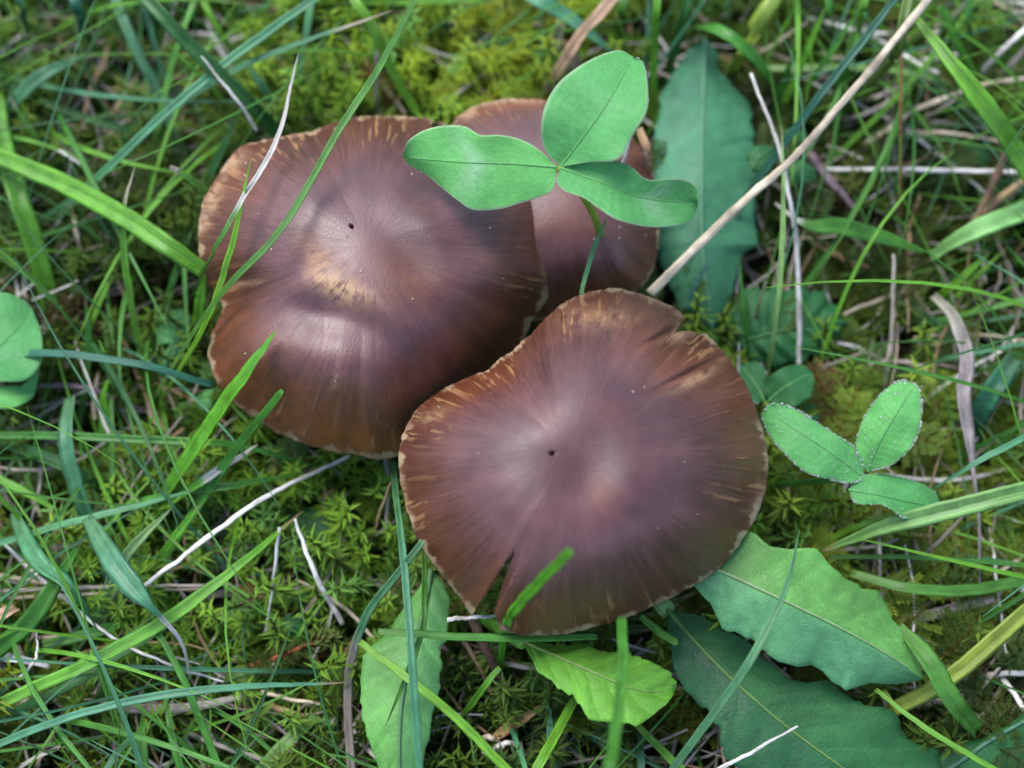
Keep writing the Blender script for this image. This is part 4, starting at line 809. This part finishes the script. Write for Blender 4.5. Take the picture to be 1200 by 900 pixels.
grass('white torn leaf scrap lying on the moss', 'white', 11, (11, 13, 12), [(2, 770), (28, 774), (58, 781)], cat='dead leaf', name='dry_leaf_scrap', group='dry leaf scraps', wprof=(.8, 1, .9, .4))
straw('thin white straw standing on the white torn scrap', 'white', 5, (13, 16, 13), [(20, 796), (40, 772), (43, 742)])
grass('brown shrivelled leaf curl on moss above the white scrap', 'salmon', 26, (8, 13, 12), [(-18, 735), (2, 722), (20, 712)], cat='dead leaf', name='dry_leaf', group='dry leaf scraps', wprof=(.8, 1, .5), fold=.8)
for k, (a, b, c) in enumerate([((1070, 812), (1122, 780), 'white'), ((1100, 860), (1172, 782), 'grey'), ((1158, 776), (1206, 836), 'white'), ((1110, 865), (1160, 830), 'grey'), ((1075, 830), (1130, 815), 'straw'), ((1130, 795), (1206, 788), 'white')]):
    straw(('white straw piece under the yellowing strap blade, its end beside the dark blade', 'long grey straw rising from the dark blade through the tangle by the strap blade', 'white straw slanting down out of the tangle below the yellowing strap blade',
           'short grey straw lying under the long grey one', 'cream straw lying level under the yellowing strap blade', 'white straw lying level across the top of the tangle')[k], c, 7 + k % 3, (7, 10, 11), [a, ((a[0] + b[0]) / 2 + 3, (a[1] + b[1]) / 2 - 2), b], group='straw tangle below the strap blade')
for k, (a, b, c) in enumerate([((880, 68), (948, 25), 'straw'), ((940, 18), (1040, 40), 'white'), ((1010, 30), (1100, 86), 'white'), ((1090, 42), (1128, 6), 'grey'), ((1000, 120), (1068, 98), 'grey'), ((1062, 150), (1140, 104), 'grey'), ((990, 140), (1062, 108), 'grey'), ((1170, 92), (1200, 60), 'grey'),
        ((1100, 15), (1095, 70), 'straw'), ((960, 60), (1000, 72), 'straw'), ((1150, 20), (1204, 14), 'grey'), ((1075, 70), (1130, 60), 'white'), ((1010, 170), (1070, 128), 'straw')]):
    straw(('short cream straw crossing behind the thick yellow-green stem', 'white straw lying behind the grass tuft', 'white straw passing under the tip of the thick cream straw', 'grey straw behind the tip of the broad strap blade',
           'grey straw meeting the orange-brown stalk', 'grey straw under the bent straw and strap blade', 'grey straw under the level pale blade', 'short grey straw past the broad strap blade', 'upright cream straw behind the broad strap blade',
           'cream scrap of straw among the tuft blades', 'grey straw lying level past the folded blade', 'white straw crossing behind the folded blade', 'cream straw leading down from the orange-brown stalk')[k], c, 5 + (k * 7) % 5, (8, 12, 13), [a, ((a[0] + b[0]) / 2 - 2, (a[1] + b[1]) / 2 + 3), b], group='straw tangle round the strap blade')
for k, (a, b) in enumerate([((312, 520), (322, 560)), ((330, 540), (318, 590)), ((362, 545), (352, 590)), ((380, 560), (376, 602)), ((290, 560), (322, 548)), ((272, 540), (300, 528)), ((395, 570), (372, 585)), ((345, 528), (338, 566))]):
    straw('short tan straw shred in litter below the ridged cap', ('tan', 'straw', 'grey')[k % 3], 6, (5, 9, 8), [a, ((a[0] + b[0]) / 2 + 3, (a[1] + b[1]) / 2), b], group='straw shreds below the ridged cap')
for k, (a, b) in enumerate([((566, 882), (612, 872)), ((575, 895), (600, 868)), ((590, 900), (612, 884)), ((560, 868), (588, 872)), ((600, 868), (618, 896))]):
    straw('crumpled white plant shred in the heap below the bright ragged leaf', ('white', 'straw')[k % 2], 9, (8, 11, 9), [a, ((a[0] + b[0]) / 2, (a[1] + b[1]) / 2 - 6), b], group='white shreds below the ragged leaf', name='plant_shred', cat='straw')

# red-stemmed moss shoot with small spiky leaves
def moss_shoot(label, pts, zs):
    P = spline(pts, 40); z = np.interp(np.linspace(0, 1, 40), np.linspace(0, 1, len(zs)), zs) * 1e-3; ax = unproj(P[:, 0], P[:, 1], z)
    root = thing('moss_shoot', label, 'moss', np.array((ax[0, 0], ax[0, 1], 0)))
    V, F = tube(ax, np.linspace(.0005, .0003, 40), 7); n = 40
    mesh_obj('stem', V, F, M_straw, root, np.broadcast_to((.22, .07, .03), (len(V), 3)), {'tc': np.stack([np.arange(n).repeat(7) * .4, np.tile(np.linspace(-1, 1, 7), n), np.zeros(len(V))], 1)})
    LV, LF, LC = [], [], []; T = np.gradient(ax, axis=0); T /= np.linalg.norm(T, axis=1)[:, None]
    for i in range(1, 39):
        for q in range(7):
            a = rng.uniform(0, 6.28); S = np.cross(T[i], (0, 0, 1)); S /= np.linalg.norm(S); N = np.cross(S, T[i]); d = (S * math.cos(a) + N * math.sin(a)) * .95 + T[i] * .35; d /= np.linalg.norm(d)
            sd = np.cross(d, T[i]); sd /= np.linalg.norm(sd); L = rng.uniform(.0016, .0027); w = .00038; b = len(LV); p = ax[i]
            LV += [p, p + d * L * .35 + sd * w, p + d * L * .35 - sd * w, p + d * L + T[i] * L * .15]; LF += [(b, b + 1, b + 3), (b, b + 3, b + 2)]; LC += [(.16, .20, .05)] * 2 + [(.18, .24, .06)] * 2
    lv = mesh_obj('leaves', LV, LF, M_moss, root, np.array(LC), {'tc': np.zeros((len(LV), 3))}, smooth=False); lv['kind'] = 'stuff'
moss_shoot('leafy moss shoot with a reddish stem lying beside a tiny oval leaf', [(290, 782), (322, 772), (350, 760), (392, 744)], (10, 14, 15, 14))
# ------------------------------------------------------------------ moss, fine grass, litter: what nobody could count
def star_proto(r):
    """Squarrose moss: arching shoot, recurved pointed leaves, a star of them at the tip."""
    V, F, Cc = [], [], []; L = r.uniform(9, 15); bend = r.uniform(2, 6); nl = 62
    def add(p, d, n, ln, w, c0, c1):
        sd = np.cross(d, n); sd /= np.linalg.norm(sd) + 1e-9; b = len(V); rec = n * -.28 * ln
        V.extend([p, p + d * ln * .3 + sd * w, p + d * ln * .3 - sd * w, p + d * ln + rec]); F.extend([(b, b + 1, b + 3), (b, b + 3, b + 2)]); Cc.extend([c0, c0, c0, c1])
    for i in range(nl):
        f = (i + .5) / nl; p = np.array((bend * f * f, 0, L * f)); T = np.array((2 * bend * f, 0, L)); T /= np.linalg.norm(T)
        a = i * 2.4 + r.normal(0, .3); S = np.array((-T[2], 0, T[0])); S = -S; Y = np.array((0, 1.0, 0)); out = S * math.cos(a) + Y * math.sin(a)
        d = out * (1 - .35 * max(0, f - .8) / .2) + T * (.25 + 1.6 * max(0, f - .85)); d /= np.linalg.norm(d); ln = r.uniform(2.1, 3.2) * (1 - .35 * max(0, f - .9) * 10 * .6)
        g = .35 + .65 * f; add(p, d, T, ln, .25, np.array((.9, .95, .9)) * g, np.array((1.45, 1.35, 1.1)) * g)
    b = len(V)
    for i in range(5):
        f = i / 4; p = np.array((bend * f * f, 0, L * f * .97)); V.extend([p + (.25, 0, 0), p + (-.13, .2, 0), p + (-.13, -.2, 0)]); Cc.extend([np.array((1.1, .55, .3)) * .6] * 3)
        if i:
            for q in range(3):
                a0, a1 = b + 3 * (i - 1) + q, b + 3 * (i - 1) + (q + 1) % 3; F.extend([(a0, a1, a1 + 3), (a0, a1 + 3, a0 + 3)])
    return np.array(V), np.array(F), np.array(Cc)
def frond_proto(r):
    """Feather moss: a flat pinnate frond, the side branches set with tiny leaves."""
    V, F, Cc = [], [], []; L = r.uniform(10, 16); nb = 8
    def pt(f): return np.array((L * f, 0, 2.2 * math.sin(f * 2.2)))
    for i in range(nb):
        f = .08 + .9 * i / nb
        for sgn in (-1, 1):
            bl = (5.0 * math.sin(math.pi * min(1, f * .8 + .22)) + .6) * r.uniform(.75, 1.15); ang = r.uniform(.85, 1.15); dr = np.array((math.cos(ang), sgn * math.sin(ang), r.uniform(-.3, .15)))
            n = max(3, int(bl / .5)); p0 = pt(f)
            for j in range(n):
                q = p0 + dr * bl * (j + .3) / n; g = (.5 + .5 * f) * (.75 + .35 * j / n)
                for s2 in (-1, 1):
                    d = dr * .75 + np.cross(dr, (0, 0, 1)) * s2 * .75 + np.array((0, 0, r.uniform(-.1, .45))); d /= np.linalg.norm(d); ln = r.uniform(.75, 1.15); sd = np.cross(d, (0, 0, 1)); sd /= np.linalg.norm(sd)
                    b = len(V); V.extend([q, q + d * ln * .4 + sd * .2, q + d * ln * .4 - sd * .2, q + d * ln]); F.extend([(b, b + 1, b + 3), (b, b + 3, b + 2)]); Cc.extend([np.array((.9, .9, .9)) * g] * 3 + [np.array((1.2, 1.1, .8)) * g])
    b = len(V)
    for i in range(6):
        p = pt(i / 5); V.extend([p + (0, .16, 0), p + (0, -.16, 0), p + (0, 0, .2)]); Cc.extend([np.array((1.2, .55, .25)) * .7] * 3)
        if i:
            for q in range(3):
                a0, a1 = b + 3 * (i - 1) + q, b + 3 * (i - 1) + (q + 1) % 3; F.extend([(a0, a1, a1 + 3), (a0, a1 + 3, a0 + 3)])
    return np.array(V), np.array(F), np.array(Cc)
_r = np.random.default_rng(5)
STARS = [star_proto(_r) for _ in range(7)]; FRONDS = [frond_proto(_r) for _ in range(6)]
def rot(az, lean, spin):
    ca, sa, cl, sl, cs, ss = math.cos(az), math.sin(az), math.cos(lean), math.sin(lean), math.cos(spin), math.sin(spin)
    Rz = np.array(((ca, -sa, 0), (sa, ca, 0), (0, 0, 1))); Ry = np.array(((cl, 0, sl), (0, 1, 0), (-sl, 0, cl))); Rs = np.array(((cs, -ss, 0), (ss, cs, 0), (0, 0, 1))); return Rz @ Ry @ Rs
def pix_of(p):
    d = p - CAM; z = d @ FWD; return 600 + FPX * (d @ RGT) / z, 450 - FPX * (d @ UPV) / z
def build_moss():
    VS, FS, CS = [], [], []; nb = 0; r = np.random.default_rng(21)
    def put(proto, x, y, z, az, lean, spin, sc, tint):
        nonlocal nb
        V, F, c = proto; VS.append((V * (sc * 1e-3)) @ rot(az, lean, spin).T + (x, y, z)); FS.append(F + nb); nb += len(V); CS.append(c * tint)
    step = .0030; R = .125
    xs = np.arange(-R, R, step); ys = np.arange(-R * .95, R * 1.1, step)
    for x0 in xs:
        for y0 in ys:
            x = x0 + r.uniform(-.5, .5) * step; y = y0 + r.uniform(-.5, .5) * step; px, py = pix_of(np.array((x, y, .008)))
            n1 = float(smooth_noise(np.array(x * 90), np.array(y * 90), 31)); n2 = float(smooth_noise(np.array(x * 60), np.array(y * 60), 33)); hn = float(smooth_noise(np.array(x * 130), np.array(y * 130), 35))
            under = ((px - 440) / 190) ** 2 + ((py - 330) / 180) ** 2 < .8 or ((px - 680) / 200) ** 2 + ((py - 540) / 180) ** 2 < .8
            if under and r.random() < .75: continue
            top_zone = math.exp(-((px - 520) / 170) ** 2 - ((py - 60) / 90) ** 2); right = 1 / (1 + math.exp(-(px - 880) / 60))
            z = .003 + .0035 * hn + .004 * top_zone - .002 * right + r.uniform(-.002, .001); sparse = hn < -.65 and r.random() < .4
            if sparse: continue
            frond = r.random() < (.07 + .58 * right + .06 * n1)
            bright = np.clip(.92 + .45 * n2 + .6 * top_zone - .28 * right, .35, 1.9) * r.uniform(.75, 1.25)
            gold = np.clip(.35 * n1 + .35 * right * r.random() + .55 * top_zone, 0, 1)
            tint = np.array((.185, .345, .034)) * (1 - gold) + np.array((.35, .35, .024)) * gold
            if r.random() < .16: tint = np.array((.14, .30, .06))
            if r.random() < .02: tint = np.array((.20, .13, .04))
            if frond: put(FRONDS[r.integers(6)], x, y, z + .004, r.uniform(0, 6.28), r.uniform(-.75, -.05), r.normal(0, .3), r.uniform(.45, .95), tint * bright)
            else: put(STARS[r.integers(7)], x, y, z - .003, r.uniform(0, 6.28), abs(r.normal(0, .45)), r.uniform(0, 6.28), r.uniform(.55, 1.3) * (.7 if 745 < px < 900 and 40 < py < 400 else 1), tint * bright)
    V = np.vstack(VS); F = np.vstack(FS); c = np.vstack(CS)
    o = mesh_obj('moss', V, F, M_moss, None, c, {'tc': np.zeros((len(V), 3))}, smooth=False); o['kind'] = 'stuff'; o['label'] = 'dense yellow-green moss carpeting the ground between the grass'; o['category'] = 'moss'
build_moss()
KEEP = [(440, 330, 215, 215), (685, 540, 222, 212), (640, 220, 190, 110), (1000, 530, 115, 85), (950, 725, 140, 90), (940, 840, 120, 60), (475, 800, 55, 100), (705, 800, 90, 50), (825, 210, 62, 165), (15, 410, 40, 70), (1140, 880, 120, 45)]
def build_fill(name, label, cat, count, kind, seed):
    r = np.random.default_rng(seed); VS, FS, CS, TS = [], [], [], []; nb = 0
    for k in range(count):
        x, y = r.uniform(-.125, .125), r.uniform(-.115, .13); px, py = pix_of(np.array((x, y, .012)))
        if ((px - 560) / 330) ** 2 + ((py - 420) / 300) ** 2 < .75 and r.random() < .85: continue
        az = r.uniform(0, 6.28); n = 9; t = np.linspace(0, 1, n)
        if kind == 'grass':
            L = r.uniform(.018, .075); rise = r.uniform(.25, .9); bend = r.normal(0, .5)
            el = np.interp(t, (0, 1), (rise * 1.3, rise * .1 - .2)); hd = az + bend * t
            st = np.stack([np.cos(hd) * np.cos(el), np.sin(hd) * np.cos(el), np.sin(el)], 1) * L / n; ctr = np.cumsum(st, 0) + (x, y, .001)
            cx_, cy_ = pix_of(ctr[-1]); 
            if any(((pix_of(p)[0] - ex) / ea) ** 2 + ((pix_of(p)[1] - ey) / eb) ** 2 < 1 for p in ctr for ex, ey, ea, eb in KEEP): continue
            W = (.00028 + .0007 * r.random() ** 2) * np.clip((1 - t) / .5, .05, 1) ** .6
            c = np.array(COL[('mid', 'dark', 'bright', 'teal', 'bright', 'mid')[r.integers(6)]]) * r.uniform(.7, 1.1)
        else:
            L = r.uniform(.008, .042); hd = az + r.normal(0, .5) * t + np.cumsum(r.normal(0, .12, n)); el = r.normal(0, .2, n) * .6
            st = np.stack([np.cos(hd) * np.cos(el), np.sin(hd) * np.cos(el), np.sin(el)], 1) * L / n; ctr = np.cumsum(st, 0) + (x, y, r.uniform(.003, .010))
            W = r.uniform(.00025, .0008) * np.interp(t, (0, .5, 1), (.7, 1, .4)); c = np.array(COL[('straw', 'grey', 'tan', 'grey', 'white', 'white')[r.integers(6)]]) * r.uniform(.6, 1.05)
        V, F, s, row, idx = blade_geo(ctr, W, r.uniform(.1, .5), r.uniform(-.5, .5)); VS.append(V); FS.append(F + nb); nb += len(V); CS.append(np.broadcast_to(c, (len(V), 3)))
        TS.append(np.stack([row * L * 110, s, np.full(len(V), r.random() * 9)], 1))
    o = mesh_obj(name, np.vstack(VS), np.vstack(FS), M_grass if kind == 'grass' else M_straw, None, np.vstack(CS), {'tc': np.vstack(TS)})
    o['kind'] = 'stuff'; o['label'] = label; o['category'] = cat
build_fill('grass', 'fine short grass sprouting all through the moss', 'grass', 2300, 'grass', 71)
build_fill('litter', 'fine dead grass shreds scattered through the moss', 'litter', 2700, 'litter', 72)
for o in scene.objects:
    if '_base' in o: del o['_base']
